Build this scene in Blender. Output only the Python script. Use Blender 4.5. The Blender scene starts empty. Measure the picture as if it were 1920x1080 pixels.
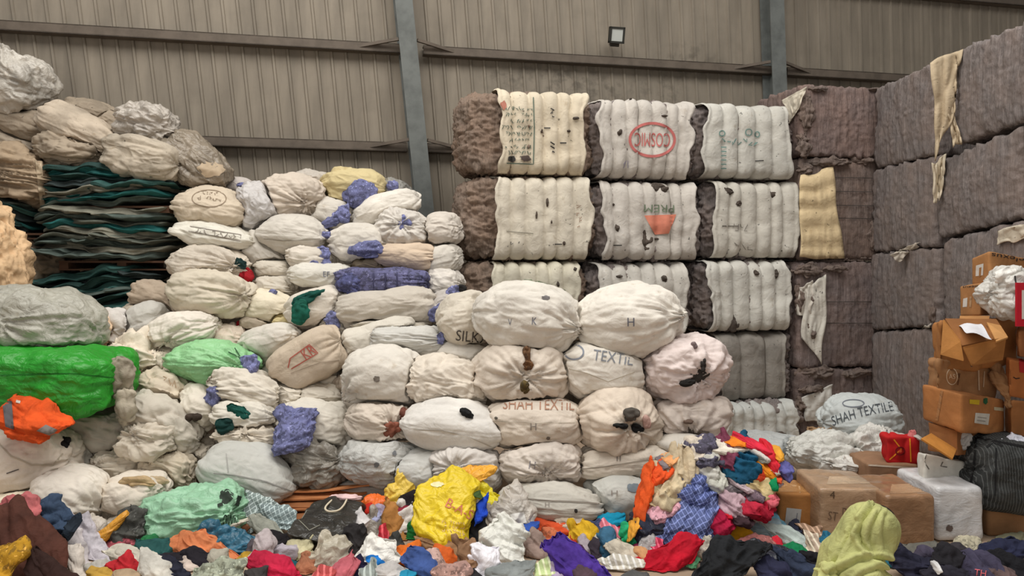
import bpy, bmesh, math, random
import numpy as np
from mathutils import Vector, Matrix
from mathutils.bvhtree import BVHTree

C = bpy.context.scene.collection
F, H, HY = 1400.0, 2.0, 480.0
CAM = np.array([0.0, 0.0, H])

def P(px, py, Y):
    """point of the hall seen at pixel (px, py) of the photo, Y metres into the hall"""
    return np.array([(px - 960) / F * Y, Y, H - (py - HY) / F * Y])

def floorY(py):
    return 2 * F / max(py - HY, 60)

# ---------------------------------------------------------------- noise
_r = np.random.RandomState(7)
_perm = _r.permutation(256)
_perm = np.concatenate([_perm, _perm, _perm])
_val = _r.rand(256)

def vnoise(p, seed=0):
    p = np.asarray(p, float) + seed * 17.31
    i = np.floor(p).astype(int)
    f = p - i
    f = f * f * f * (f * (f * 6 - 15) + 10)
    i &= 255
    j = (i + 1) & 255
    X = (i[:, 0], j[:, 0]); Y = (i[:, 1], j[:, 1]); Z = (i[:, 2], j[:, 2])
    out = 0
    for a in (0, 1):
        wa = f[:, 0] if a else 1 - f[:, 0]
        pa = _perm[X[a]]
        for b in (0, 1):
            wb = wa * (f[:, 1] if b else 1 - f[:, 1])
            pb = _perm[pa + Y[b]]
            for c in (0, 1):
                wc = wb * (f[:, 2] if c else 1 - f[:, 2])
                out = out + wc * _val[_perm[pb + Z[c]]]
    return out

def fbm(p, o=3, seed=0):
    s, a, t = 0, 1.0, 0
    p = np.asarray(p, float)
    for k in range(o):
        s = s + a * vnoise(p * 2 ** k, seed + k * 3.7)
        t += a
        a *= .5
    return s / t

def ridge(p, seed=0):
    return 1 - np.abs(2 * vnoise(p, seed) - 1)

def warp(p, amt, sc, seed):
    return p + amt * np.stack([vnoise(p * sc, seed + 1), vnoise(p * sc, seed + 2), vnoise(p * sc, seed + 3)], 1) - amt * .5

# ---------------------------------------------------------------- cube-sphere template
_tm = {}
def cubesphere(n):
    if n in _tm:
        return _tm[n]
    idx, vs, fs = {}, [], []
    def vid(q):
        k = tuple(int(x) for x in q)
        if k not in idx:
            idx[k] = len(vs); vs.append(k)
        return idx[k]
    for ax in range(3):
        for s in (0, n):
            u, v = (ax + 1) % 3, (ax + 2) % 3
            for i in range(n):
                for j in range(n):
                    q = []
                    for (a, b) in ((0, 0), (1, 0), (1, 1), (0, 1)):
                        k = [0, 0, 0]; k[ax] = s; k[u] = i + a; k[v] = j + b
                        q.append(vid(k))
                    fs.append(q if s else q[::-1])
    V = np.array(vs, float) / n * 2 - 1
    W = np.tan(V * math.pi / 4)
    D = W / np.linalg.norm(W, axis=1)[:, None]
    Fc = np.array(fs)
    e = np.concatenate([Fc[:, [0, 1]], Fc[:, [1, 2]], Fc[:, [2, 3]], Fc[:, [3, 0]]])
    e = np.unique(np.sort(e, 1), axis=0)
    deg = np.bincount(e.ravel(), minlength=len(V)).astype(float)
    _tm[n] = (D, V, Fc, e, deg)
    return _tm[n]

def lap(x, e, deg, it=1):
    for _ in range(it):
        if x.ndim == 1:
            s = np.bincount(e[:, 0], x[e[:, 1]], len(x)) + np.bincount(e[:, 1], x[e[:, 0]], len(x))
            x = .5 * x + .5 * s / deg
        else:
            x = np.stack([lap(x[:, k].copy(), e, deg) for k in range(x.shape[1])], 1)
    return x

def normals(V, Fc):
    n = np.cross(V[Fc[:, 2]] - V[Fc[:, 0]], V[Fc[:, 3]] - V[Fc[:, 1]])
    N = np.zeros_like(V)
    for k in range(4):
        for c in range(3):
            N[:, c] += np.bincount(Fc[:, k], n[:, c], len(V))
    return N / (np.linalg.norm(N, axis=1)[:, None] + 1e-12)

# ---------------------------------------------------------------- materials
def lin(c):
    return tuple(((x / 255) / 12.92 if x / 255 <= .04045 else ((x / 255 + .055) / 1.055) ** 2.4) for x in c)

_mats = {}
def mat(col, kind='cloth', rough=.8, name=None):
    key = (tuple(col), kind, rough)
    if key in _mats:
        return _mats[key]
    m = bpy.data.materials.new(name or kind)
    m.use_nodes = True
    nt = m.node_tree; N = nt.nodes; L = nt.links
    b = N['Principled BSDF']
    b.inputs['Roughness'].default_value = rough
    b.inputs['Specular IOR Level'].default_value = .25
    tc = N.new('ShaderNodeTexCoord')
    def noise(sc, det=4, vec=None, ro=.6):
        n = N.new('ShaderNodeTexNoise'); n.inputs['Scale'].default_value = sc
        n.inputs['Detail'].default_value = det; n.inputs['Roughness'].default_value = ro
        L.new(vec if vec is not None else tc.outputs['Object'], n.inputs['Vector']); return n
    def mapping(s, rot=(0, 0, 0)):
        mp = N.new('ShaderNodeMapping'); mp.inputs['Scale'].default_value = s; mp.inputs['Rotation'].default_value = rot
        L.new(tc.outputs['Object'], mp.inputs['Vector']); return mp.outputs[0]
    def ramp(sock, p0, p1, c0=(0, 0, 0), c1=(1, 1, 1)):
        r = N.new('ShaderNodeValToRGB'); r.color_ramp.elements[0].position = p0; r.color_ramp.elements[1].position = p1
        r.color_ramp.elements[0].color = (*c0, 1); r.color_ramp.elements[1].color = (*c1, 1)
        L.new(sock, r.inputs[0]); return r.outputs[0]
    def mix(fac, a, c, mode='MIX'):
        x = N.new('ShaderNodeMix'); x.data_type = 'RGBA'; x.blend_type = mode
        if isinstance(fac, float): x.inputs[0].default_value = fac
        else: L.new(fac, x.inputs[0])
        for k, s in ((6, a), (7, c)):
            if isinstance(s, tuple): x.inputs[k].default_value = (*s, 1)
            else: L.new(s, x.inputs[k])
        return x.outputs[2]
    def math_(op, a, c=None):
        x = N.new('ShaderNodeMath'); x.operation = op
        for k, s in ((0, a), (1, c)):
            if s is None: continue
            if isinstance(s, (int, float)): x.inputs[k].default_value = s
            else: L.new(s, x.inputs[k])
        return x.outputs[0]
    def bump(sock, st, dist=.02, prev=None):
        x = N.new('ShaderNodeBump'); x.inputs['Strength'].default_value = st; x.inputs['Distance'].default_value = dist
        L.new(sock, x.inputs['Height'])
        if prev is not None: L.new(prev, x.inputs['Normal'])
        return x.outputs[0]
    c = lin(col)
    dk = tuple(x * .62 for x in c); lt = tuple(min(1, x * 1.12) for x in c)
    if kind in ('sack', 'speck', 'dusty', 'plastic', 'film', 'bale'):
        oi = N.new('ShaderNodeObjectInfo')
        add = N.new('ShaderNodeVectorMath'); add.operation = 'ADD'
        comb = N.new('ShaderNodeCombineXYZ')
        m9 = math_('MULTIPLY', oi.outputs['Random'], 37.0)
        for k in range(3): L.new(m9, comb.inputs[k])
        L.new(tc.outputs['Object'], add.inputs[0]); L.new(comb.outputs[0], add.inputs[1])
        vec = add.outputs[0]
        n1 = noise(2.6, 7, vec)
        base = mix(ramp(n1.outputs[0], .36, .62), dk if kind in ('dusty', 'film') else tuple(x * .86 for x in c), c)
        n2 = noise(9, 5, vec)
        brown = tuple(x * k for x, k in zip(c, (.62, .54, .44)))
        base = mix(ramp(n2.outputs[0], .62, .85), base, brown)
        if kind in ('speck', 'dusty', 'bale'):
            n3 = noise(22, 2, vec)
            base = mix(ramp(n3.outputs[0], .69, .74), base, tuple(x * .3 for x in c))
        hv = math_('MULTIPLY', math_('SUBTRACT', oi.outputs['Random'], .5), .16)
        hs = N.new('ShaderNodeHueSaturation'); L.new(math_('ADD', hv, 1.0), hs.inputs['Value']); L.new(base, hs.inputs['Color'])
        L.new(hs.outputs[0], b.inputs['Base Color'])
        w1 = noise(11, 3, vec, .5); w1.inputs['Distortion'].default_value = 1.2
        w2 = noise(45, 2, vec)
        st = .5 if kind in ('plastic', 'film') else .22
        nb = bump(w1.outputs[0], st, .045)
        nb = bump(w2.outputs[0], .22, .005, nb)
        L.new(nb, b.inputs['Normal'])
        if kind in ('plastic', 'film'):
            b.inputs['Roughness'].default_value = .32 if kind == 'film' else .42
            b.inputs['Specular IOR Level'].default_value = .5
    elif kind in ('cloth', 'plaid', 'stripe', 'print', 'satin', 'pin'):
        n1 = noise(6, 4)
        base = mix(ramp(n1.outputs[0], .35, .7), dk, lt)
        if kind == 'plaid':
            sep = N.new('ShaderNodeSeparateXYZ'); L.new(mapping((1, 1, 1), (0, math.radians(28), 0)), sep.inputs[0])
            for ax, fr in (('X', 215.), ('Z', 215.)):
                s = math_('SINE', math_('MULTIPLY', sep.outputs[ax], fr))
                base = mix(math_('MULTIPLY', math_('GREATER_THAN', s, .84), .5), base, tuple(min(1, x * 2.6 + .1) for x in c))
        if kind == 'stripe':
            sep = N.new('ShaderNodeSeparateXYZ'); L.new(mapping((1, 1, 1), (0, math.radians(18), 0)), sep.inputs[0])
            s = math_('SINE', math_('MULTIPLY', sep.outputs['X'], 170.))
            base = mix(math_('MULTIPLY', math_('GREATER_THAN', s, .45), .65), base, tuple(min(1, x * 1.7 + .12) for x in c))
        if kind == 'pin':
            sep = N.new('ShaderNodeSeparateXYZ'); L.new(tc.outputs['Object'], sep.inputs[0])
            s = math_('SINE', math_('MULTIPLY', sep.outputs['X'], 330.))
            base = mix(math_('MULTIPLY', math_('GREATER_THAN', s, .8), .5), base, tuple(min(1, x * 3 + .03) for x in c))
        if kind == 'print':
            n3 = noise(26, 3)
            base = mix(ramp(n3.outputs[0], .5, .58), base, tuple(min(1, x * .42 + .01) for x in c))
            n4 = noise(40, 2)
            base = mix(ramp(n4.outputs[0], .62, .68), base, tuple(min(1, x * 1.35 + .06) for x in c))
        L.new(base, b.inputs['Base Color'])
        w1 = noise(16, 3); w1.inputs['Distortion'].default_value = 1.0
        L.new(bump(w1.outputs[0], .35, .03), b.inputs['Normal'])
        if kind == 'satin':
            b.inputs['Roughness'].default_value = .4; b.inputs['Specular IOR Level'].default_value = .5
    elif kind == 'fibre':
        st = noise(1, 6, mapping((60, 60, 3.5)), .7)
        lump = noise(26, 6)
        tone = noise(3, 3)
        base = mix(ramp(st.outputs[0], .3, .72), tuple(x * .5 for x in c), tuple(x * 1.3 for x in c))
        base = mix(math_('MULTIPLY', ramp(lump.outputs[0], .42, .75), .45), base, tuple(x * .6 for x in c))
        base = mix(math_('MULTIPLY', ramp(tone.outputs[0], .4, .7), .45), base, tuple(x * k for x, k in zip(c, (1.15, .98, .85))))
        L.new(base, b.inputs['Base Color'])
        nb = bump(st.outputs[0], .7, .02); nb = bump(lump.outputs[0], .45, .02, nb)
        L.new(nb, b.inputs['Normal']); b.inputs['Roughness'].default_value = .95
        b.inputs['Specular IOR Level'].default_value = .05
    elif kind == 'card':
        n1 = noise(3.5, 6); n2 = noise(1, 3, mapping((4, 4, 60)))
        base = mix(ramp(n1.outputs[0], .35, .7), tuple(x * .72 for x in c), lt)
        base = mix(math_('MULTIPLY', ramp(n2.outputs[0], .5, .75), .2), base, dk)
        L.new(base, b.inputs['Base Color'])
        L.new(bump(noise(14, 4).outputs[0], .25, .02), b.inputs['Normal'])
    elif kind == 'wrapcard':
        n1 = noise(5, 5); n1.inputs['Distortion'].default_value = 1.5
        base = mix(ramp(n1.outputs[0], .35, .7), tuple(x * .8 for x in c), tuple(min(1, x * 1.15) for x in c))
        L.new(base, b.inputs['Base Color'])
        nb = noise(1, 4, mapping((7, 7, 16))); nb.inputs['Distortion'].default_value = 1.6
        L.new(bump(nb.outputs[0], .3, .03), b.inputs['Normal'])
        b.inputs['Roughness'].default_value = .3; b.inputs['Coat Weight'].default_value = .5; b.inputs['Coat Roughness'].default_value = .2
    elif kind == 'wall':
        n1 = noise(1, 6, mapping((5, 5, .7))); n2 = noise(2.2, 7)
        base = mix(ramp(n1.outputs[0], .35, .68), tuple(x * .78 for x in c), lt)
        base = mix(math_('MULTIPLY', ramp(n2.outputs[0], .5, .8), .5), base, tuple(x * .6 for x in c))
        # grime where bales rubbed and under the flood light
        for (pt, rad) in (((.6, 4.3), .75), ((2.45, 4.6), .55), ((-.1, 4.25), .4), ((2.0, 4.2), .5), ((1.2, 4.15), .6)):
            g = N.new('ShaderNodeVectorMath'); g.operation = 'DISTANCE'
            g.inputs[1].default_value = (pt[0], 0, pt[1])
            mp = N.new('ShaderNodeMapping'); mp.inputs['Scale'].default_value = (1, 0, 1.6); mp.inputs['Location'].default_value = (0, 0, -.6 * pt[1])
            L.new(tc.outputs['Object'], mp.inputs['Vector']); L.new(mp.outputs[0], g.inputs[0])
            near = ramp(g.outputs['Value'], 0, rad, (1, 1, 1), (0, 0, 0))
            sp = ramp(noise(7, 6).outputs[0], .47, .62)
            base = mix(math_('MULTIPLY', math_('MULTIPLY', near, sp), .8), base, tuple(x * .38 for x in c))
        L.new(base, b.inputs['Base Color']); b.inputs['Roughness'].default_value = .6
        L.new(bump(noise(5, 3).outputs[0], .12, .02), b.inputs['Normal'])
    elif kind == 'floor':
        n1 = noise(1.6, 8); n2 = noise(40, 3)
        base = mix(ramp(n1.outputs[0], .35, .7), tuple(x * .62 for x in c), lt)
        base = mix(math_('MULTIPLY', n2.outputs[0], .3), base, dk)
        L.new(base, b.inputs['Base Color']); L.new(bump(n2.outputs[0], .2, .01), b.inputs['Normal'])
    elif kind == 'metal':
        n1 = noise(6, 6)
        L.new(mix(ramp(n1.outputs[0], .4, .75), c, dk), b.inputs['Base Color'])
        b.inputs['Roughness'].default_value = .55
    elif kind == 'wood':
        n1 = noise(1, 6, mapping((3, 30, 40)))
        L.new(mix(ramp(n1.outputs[0], .35, .7), dk, lt), b.inputs['Base Color'])
    elif kind == 'lens':
        b.inputs['Base Color'].default_value = (*c, 1); b.inputs['Roughness'].default_value = .15
        b.inputs['Specular IOR Level'].default_value = .6
    else:  # flat ink, skin ...
        n1 = noise(20, 3)
        L.new(mix(ramp(n1.outputs[0], .3, .75), tuple(x * .85 for x in c), c), b.inputs['Base Color'])
    _mats[key] = m
    return m

# ---------------------------------------------------------------- objects
def mesh_obj(name, V, Fc, mats, loc=(0, 0, 0), parent=None, smooth=True, mi=None):
    me = bpy.data.meshes.new(name)
    Fl = [list(map(int, f)) for f in Fc] if not isinstance(Fc, np.ndarray) else Fc.tolist()
    me.from_pydata(np.asarray(V, float).tolist(), [], Fl)
    for m in (mats if isinstance(mats, (list, tuple)) else [mats]):
        me.materials.append(m)
    me.polygons.foreach_set('use_smooth', np.full(len(me.polygons), bool(smooth)))
    if mi is not None:
        me.polygons.foreach_set('material_index', np.asarray(mi, dtype=np.int32))
    me.update()
    o = bpy.data.objects.new(name, me)
    C.objects.link(o)
    o.location = tuple(loc)
    if parent is not None:
        o.parent = parent
    return o

def tag(o, label, cat, group=None):
    o['label'] = label; o['category'] = cat
    if group: o['group'] = group
    return o

def empty(name, loc):
    o = bpy.data.objects.new(name, None); C.objects.link(o); o.location = tuple(loc)
    o.empty_display_size = .1
    return o

def box_vf(x0, x1, y0, y1, z0, z1):
    V = [(x, y, z) for x in (x0, x1) for y in (y0, y1) for z in (z0, z1)]
    Fc = [(0, 1, 3, 2), (4, 6, 7, 5), (0, 4, 5, 1), (2, 3, 7, 6), (0, 2, 6, 4), (1, 5, 7, 3)]
    return V, Fc

def join_vf(lst):
    V, Fc = [], []
    for v, f in lst:
        k = len(V); V += [tuple(q) for q in v]; Fc += [tuple(i + k for i in q) for q in f]
    return V, Fc

# ---------------------------------------------------------------- prints: lettering and marks laid onto a surface
_fonts = {}
def font2d(text):
    if text in _fonts:
        return _fonts[text]
    cu = bpy.data.curves.new('lettering', 'FONT'); cu.body = text; cu.resolution_u = 3
    o = bpy.data.objects.new('lettering', cu); C.objects.link(o)
    dg = bpy.context.evaluated_depsgraph_get(); dg.update()
    me = bpy.data.meshes.new_from_object(o.evaluated_get(dg))
    bm = bmesh.new(); bm.from_mesh(me)
    xs = [v.co.x for v in bm.verts]; ys = [v.co.y for v in bm.verts]
    x0, x1, y0, y1 = min(xs), max(xs), min(ys), max(ys)
    n = max(2, int(len(text) * 2))
    for k in range(1, n):
        bmesh.ops.bisect_plane(bm, geom=bm.verts[:] + bm.edges[:] + bm.faces[:], plane_co=(x0 + (x1 - x0) * k / n, 0, 0), plane_no=(1, 0, 0))
    for k in range(1, 3):
        bmesh.ops.bisect_plane(bm, geom=bm.verts[:] + bm.edges[:] + bm.faces[:], plane_co=(0, y0 + (y1 - y0) * k / 3, 0), plane_no=(0, 1, 0))
    bm.verts.index_update()
    V = np.array([((v.co.x - x0) / (x1 - x0) - .5, (v.co.y - y0) / (y1 - y0) - .5) for v in bm.verts])
    Fc = [[v.index for v in f.verts] for f in bm.faces]
    bm.free(); bpy.data.objects.remove(o); bpy.data.meshes.remove(me); bpy.data.curves.remove(cu)
    _fonts[text] = (V, Fc)
    return _fonts[text]

def shape2d(pr):
    """a print as 2-D points in photo pixels plus faces"""
    k = pr[0]
    if k == 'T':
        _, text, cx, cy, w, h, rot, col = pr[:8]
        arc = pr[8] if len(pr) > 8 else 0
        V, Fc = font2d(text)
        x = V[:, 0] * w; y = -V[:, 1] * h + arc * (V[:, 0] * 2) ** 2
        a = math.radians(rot)
        return np.stack([cx + x * math.cos(a) - y * math.sin(a), cy + x * math.sin(a) + y * math.cos(a)], 1), Fc, col
    if k == 'L':
        _, pts, wd, col = pr
        pts = np.array(pts, float); out = []
        dense = [pts[0]]
        for a, b in zip(pts[:-1], pts[1:]):
            n = max(1, int(np.hypot(*(b - a)) / 6))
            dense += [a + (b - a) * (i + 1) / n for i in range(n)]
        D = np.array(dense); T = np.gradient(D, axis=0); T /= np.linalg.norm(T, axis=1)[:, None] + 1e-9
        Nn = np.stack([-T[:, 1], T[:, 0]], 1) * wd / 2
        V = np.concatenate([D + Nn, D - Nn]); n = len(D)
        return V, [(i, i + 1, n + i + 1, n + i) for i in range(n - 1)], col
    if k == 'O':
        _, cx, cy, rx, ry, wd, col = pr
        n = 40; t = np.arange(n) / n * 2 * math.pi
        V = np.concatenate([np.stack([cx + (rx + s) * np.cos(t), cy + (ry + s) * np.sin(t)], 1) for s in (wd / 2, -wd / 2)])
        return V, [(i, (i + 1) % n, n + (i + 1) % n, n + i) for i in range(n)], col
    if k == 'D':
        _, cx, cy, rx, ry, col = pr
        n, m = 20, 4; V = [(cx, cy)]; Fc = []
        rg = random.Random(int(cx * 7 + cy))
        wob = [1 + .35 * (rg.random() - .5) for _ in range(n)]
        for j in range(1, m + 1):
            for i in range(n):
                t = i / n * 2 * math.pi
                V.append((cx + rx * wob[i] * j / m * math.cos(t), cy + ry * wob[i] * j / m * math.sin(t)))
        for i in range(n):
            Fc.append((0, 1 + i, 1 + (i + 1) % n))
            for j in range(m - 1):
                a = 1 + j * n
                Fc.append((a + i, a + n + i, a + n + (i + 1) % n, a + (i + 1) % n))
        return np.array(V), Fc, col
    if k == 'Q':   # half disc / quad polygon, gridded
        _, q, col = pr
        q = np.array(q, float); n = 18; V = []; Fc = []
        for i in range(n + 1):
            for j in range(n + 1):
                u, v = i / n, j / n
                V.append((1 - u) * (1 - v) * q[0] + u * (1 - v) * q[1] + u * v * q[2] + (1 - u) * v * q[3])
        for i in range(n):
            for j in range(n):
                a = i * (n + 1) + j
                Fc.append((a, a + n + 1, a + n + 2, a + 1))
        return np.array(V), Fc, col

def lay_prints(prints, bvh, off=.006):
    """returns list of (verts, faces, colour): marks resting on the surface"""
    out = []
    for pr in prints:
        V2, Fc, col = shape2d(pr)
        V3 = []; ok = []
        for x, y in V2:
            d = Vector(P(x, y, 1) - CAM).normalized()
            hit = bvh.ray_cast(Vector(CAM), d)
            if hit[0] is None:
                V3.append(P(x, y, 6)); ok.append(False)
            else:
                V3.append(np.array(hit[0]) - np.array(d) * off); ok.append(True)
        V3 = np.array(V3)
        F2 = []
        for f in Fc:
            if all(ok[i] for i in f) and max(V3[list(f), 1]) - min(V3[list(f), 1]) < .25:
                F2.append(tuple(f))
        if F2:
            out.append((V3, F2, col))
    return out

def bvh_of(V, Fc):
    return BVHTree.FromPolygons([tuple(v) for v in V], [tuple(int(i) for i in f) for f in Fc])

def hit_px(bvh, px, py, default=None):
    d = Vector(P(px, py, 1) - CAM).normalized()
    h = bvh.ray_cast(Vector(CAM), d)
    return np.array(h[0]) if h[0] is not None else default

def scrawl(cx, cy, w, h, rot, col, n=8, seed=1, wd=1.3):
    """a row of worn, unreadable print: short pen strokes"""
    rg = random.Random(seed * 77 + int(cx)); out = []; a = math.radians(rot)
    def T(x, y): return (cx + x * math.cos(a) - y * math.sin(a), cy + x * math.sin(a) + y * math.cos(a))
    for k in range(n):
        if rg.random() < .12: continue
        x = -w / 2 + (k + .5) * w / n; g = w / n * .34
        c = [(x - g, -h / 2), (x + g, -h / 2), (x + g, h / 2), (x - g, h / 2), (x, 0), (x - g, 0), (x + g, 0)]
        p = rg.sample(c, 3)
        out.append(('L', [T(*q) for q in p], wd, col))
    return out
# ---------------------------------------------------------------- soft things: sacks, bags, garments
CREAM = (214, 207, 196); WHITE = (226, 222, 214); GREY = (190, 187, 180); TAN = (190, 176, 158); DUSTY = (164, 150, 132)
BLUE = (126, 130, 176); DARK = (42, 40, 40); GREEN = (20, 82, 72); RED = (165, 28, 38)
NORMS = {'r': (0, 1, 2, 2.7, 2.4), 'o': (0, 1, 2, 2.25, 2.2), 'p': (0, 1, 2, 4.2, 1.75), 't': (1, 2, 0, 2.3, 4.5), 'b': (0, 1, 2, 4.5, 4.0), 'e': (0, 1, 2, 2.1, 2.0), 's': (0, 2, 1, 3.0, 2.2)}

def snorm(q, sp):
    g0, g1, g2, n, m = NORMS[sp]
    a = np.abs(q)
    return (((a[:, g0] ** n + a[:, g1] ** n) ** (m / n)) + a[:, g2] ** m) ** (1 / m)

def axes(rot, yaw):
    r = math.radians(rot); y = math.radians(yaw)
    Rz = np.array([[math.cos(y), -math.sin(y), 0], [math.sin(y), math.cos(y), 0], [0, 0, 1]])
    Ry = np.array([[math.cos(r), 0, math.sin(r)], [0, 1, 0], [-math.sin(r), 0, math.cos(r)]])
    return Ry @ Rz

SOFT = []
class Soft: pass

def soft(px, py, w, h, Y, rot, typ, n, dep=None, yaw=0, pr=1.0):
    s = Soft()
    s.c = P(px, py, Y); s.R = axes(rot, yaw); s.px, s.py, s.w, s.h, s.Y = px, py, w, h, Y
    a, c = w / 2 * Y / F, h / 2 * Y / F
    s.half = np.array([a, dep if dep else min(.42, max(.22, .95 * min(a, c) + .06)), c])
    s.typ = typ; s.n = n; s.pr = pr
    s.D, s.cube, s.F, s.e, s.deg = cubesphere(n)
    s.q = s.D / snorm(s.D, typ)[:, None]      # unit surface
    s.seed = len(SOFT) * 1.618 % 97 + 3
    SOFT.append(s)
    return s

def squash_all():
    cs = np.array([s.c for s in SOFT]); rad = np.array([np.max(s.half) * 1.35 for s in SOFT])
    for i, s in enumerate(SOFT):
        v = (s.q * s.half) @ s.R.T
        t = np.ones(len(v))
        d = np.linalg.norm(cs - s.c, axis=1)
        for j in np.nonzero(d < rad + rad[i])[0]:
            if j == i: continue
            o = SOFT[j]
            if s.kind == 'cloth' and (o.kind == 'cloth' or s.typ != 'b'): continue
            if o.kind == 'cloth' and o.typ != 'b': continue
            def fo(tt, sel):
                w = (s.c - o.c) + v[sel] * tt[:, None]
                return snorm((w @ o.R) / o.half, o.typ) / o.pr
            sel = np.nonzero(fo(t, np.arange(len(v))) < t / s.pr)[0]
            if len(sel) == 0: continue
            lo = np.full(len(sel), .12); hi = t[sel].copy()
            for _ in range(11):
                mid = (lo + hi) / 2
                bad = fo(mid, sel) < mid / s.pr
                hi = np.where(bad, mid, hi); lo = np.where(bad, lo, mid)
            t[sel] = lo
        if (t < .999).any():
            ts = lap(t.copy(), s.e, s.deg, 4)
            t = np.minimum(t * 1.004, ts * .35 + t * .65)
        s.t = t

def tie_dir(s, tp):
    d = np.array([(tp[0] - s.px) * s.Y / F, 0, -(tp[1] - s.py) * s.Y / F]) @ s.R
    q = d / s.half
    r2 = q[0] ** 2 + q[2] ** 2
    q[1] = -math.sqrt(max(0.0, 1 - r2))
    return q / np.linalg.norm(q)

def shape_sack(s, lump=.10, fold=.014, tps=(), seamx=True):
    q = s.q * s.t[:, None]
    L = q * s.half
    V = s.c + L @ s.R.T
    N = normals(V, s.F)
    sd = s.seed
    mn = min(s.half[0], s.half[2])
    g = L / .5
    disp = (fbm(g * 1.7 + 5, 2, sd) - .5) * 2 * lump * mn
    k = L * np.array([3.2, 5.5, 5.5])
    kw = warp(k, 1.1, 1.0, sd)
    bil = np.abs(2 * vnoise(kw, sd) - 1)
    big = np.abs(2 * vnoise(warp(L * 9, 1.6, .7, sd + 5), sd + 2) - 1)
    area = fbm(L * 2.2, 1, sd + 9)
    dents = np.abs(2 * vnoise(warp(L * np.array([2.2, 3.2, 3.2]), .9, 1.3, sd + 20), sd + 21) - 1)
    disp += .05 * mn / .25 * np.clip(.22 - dents, -1, 0.22) * -.5 * 2 * lump / .13
    tiny = 1 - np.abs(2 * vnoise(warp(L * np.array([10, 24, 24]), 1.8, .6, sd + 25), sd + 22) - 1)
    disp += fold * (bil - .5) * 2 * (.4 + 1.2 * area) + fold * .7 * (big - .5) + fold * .85 * (tiny ** 2 - .4) * (.3 + area)
    # tension creases at both ends of the sack
    xh = np.abs(q[:, 0])
    ph = np.stack([np.cos(np.arctan2(q[:, 2], q[:, 1])) * 3.5, np.sin(np.arctan2(q[:, 2], q[:, 1])) * 3.5, np.sign(q[:, 0]) * 4 + xh * 1.2], 1)
    disp += .04 * np.clip((xh - .4) / .6, 0, 1) * (np.abs(2 * vnoise(ph, sd + 4) - 1) - .5)
    if s.typ == 'p':
        disp += -.012 * np.exp(-(q[:, 2] / .07) ** 2) + .008 * np.exp(-(q[:, 2] / .035) ** 2)
    V = V + N * disp[:, None]
    dn = q / (np.linalg.norm(q, axis=1)[:, None] + 1e-9)
    for (tp, dim) in tps:
        T = tie_dir(s, tp)
        e1 = np.cross(T, [0.3, .2, .93]); e1 /= np.linalg.norm(e1); e2 = np.cross(T, e1)
        cs = np.clip(dn @ T, -1, 1); ang = np.arccos(cs)
        phi = np.arctan2(dn @ e2, dn @ e1)
        u = np.stack([np.cos(phi) * 2.6, np.sin(phi) * 2.6, ang * 1.1], 1)
        b1 = np.abs(2 * vnoise(u * 1.2, sd + 11) - 1); b2 = np.abs(2 * vnoise(u * 2.6, sd + 12) - 1)
        A = .085 * np.exp(-ang / .8) * (ang > .05)
        V = V + N * (A * ((b1 - .5) + .55 * (b2 - .5)))[:, None]
        Tw = (T * s.half) @ s.R.T
        V = V + (Tw * dim)[None, :] * np.exp(-(ang / .30) ** 2)[:, None]
        if dim > 0:   # gathered neck
            axis_pt = s.c + Tw
            dlt = V - axis_pt; al = dlt @ (Tw / np.linalg.norm(Tw))
            ww = np.exp(-(ang / .38) ** 2) * .45
            perp = dlt - al[:, None] * (Tw / np.linalg.norm(Tw))
            V = V - perp * ww[:, None]
    V[:, 2] = np.where(V[:, 2] < .012, .012 + (V[:, 2] - .012) * .02, V[:, 2])
    V[:, 2] = np.maximum(V[:, 2], .004)
    return V

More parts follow.
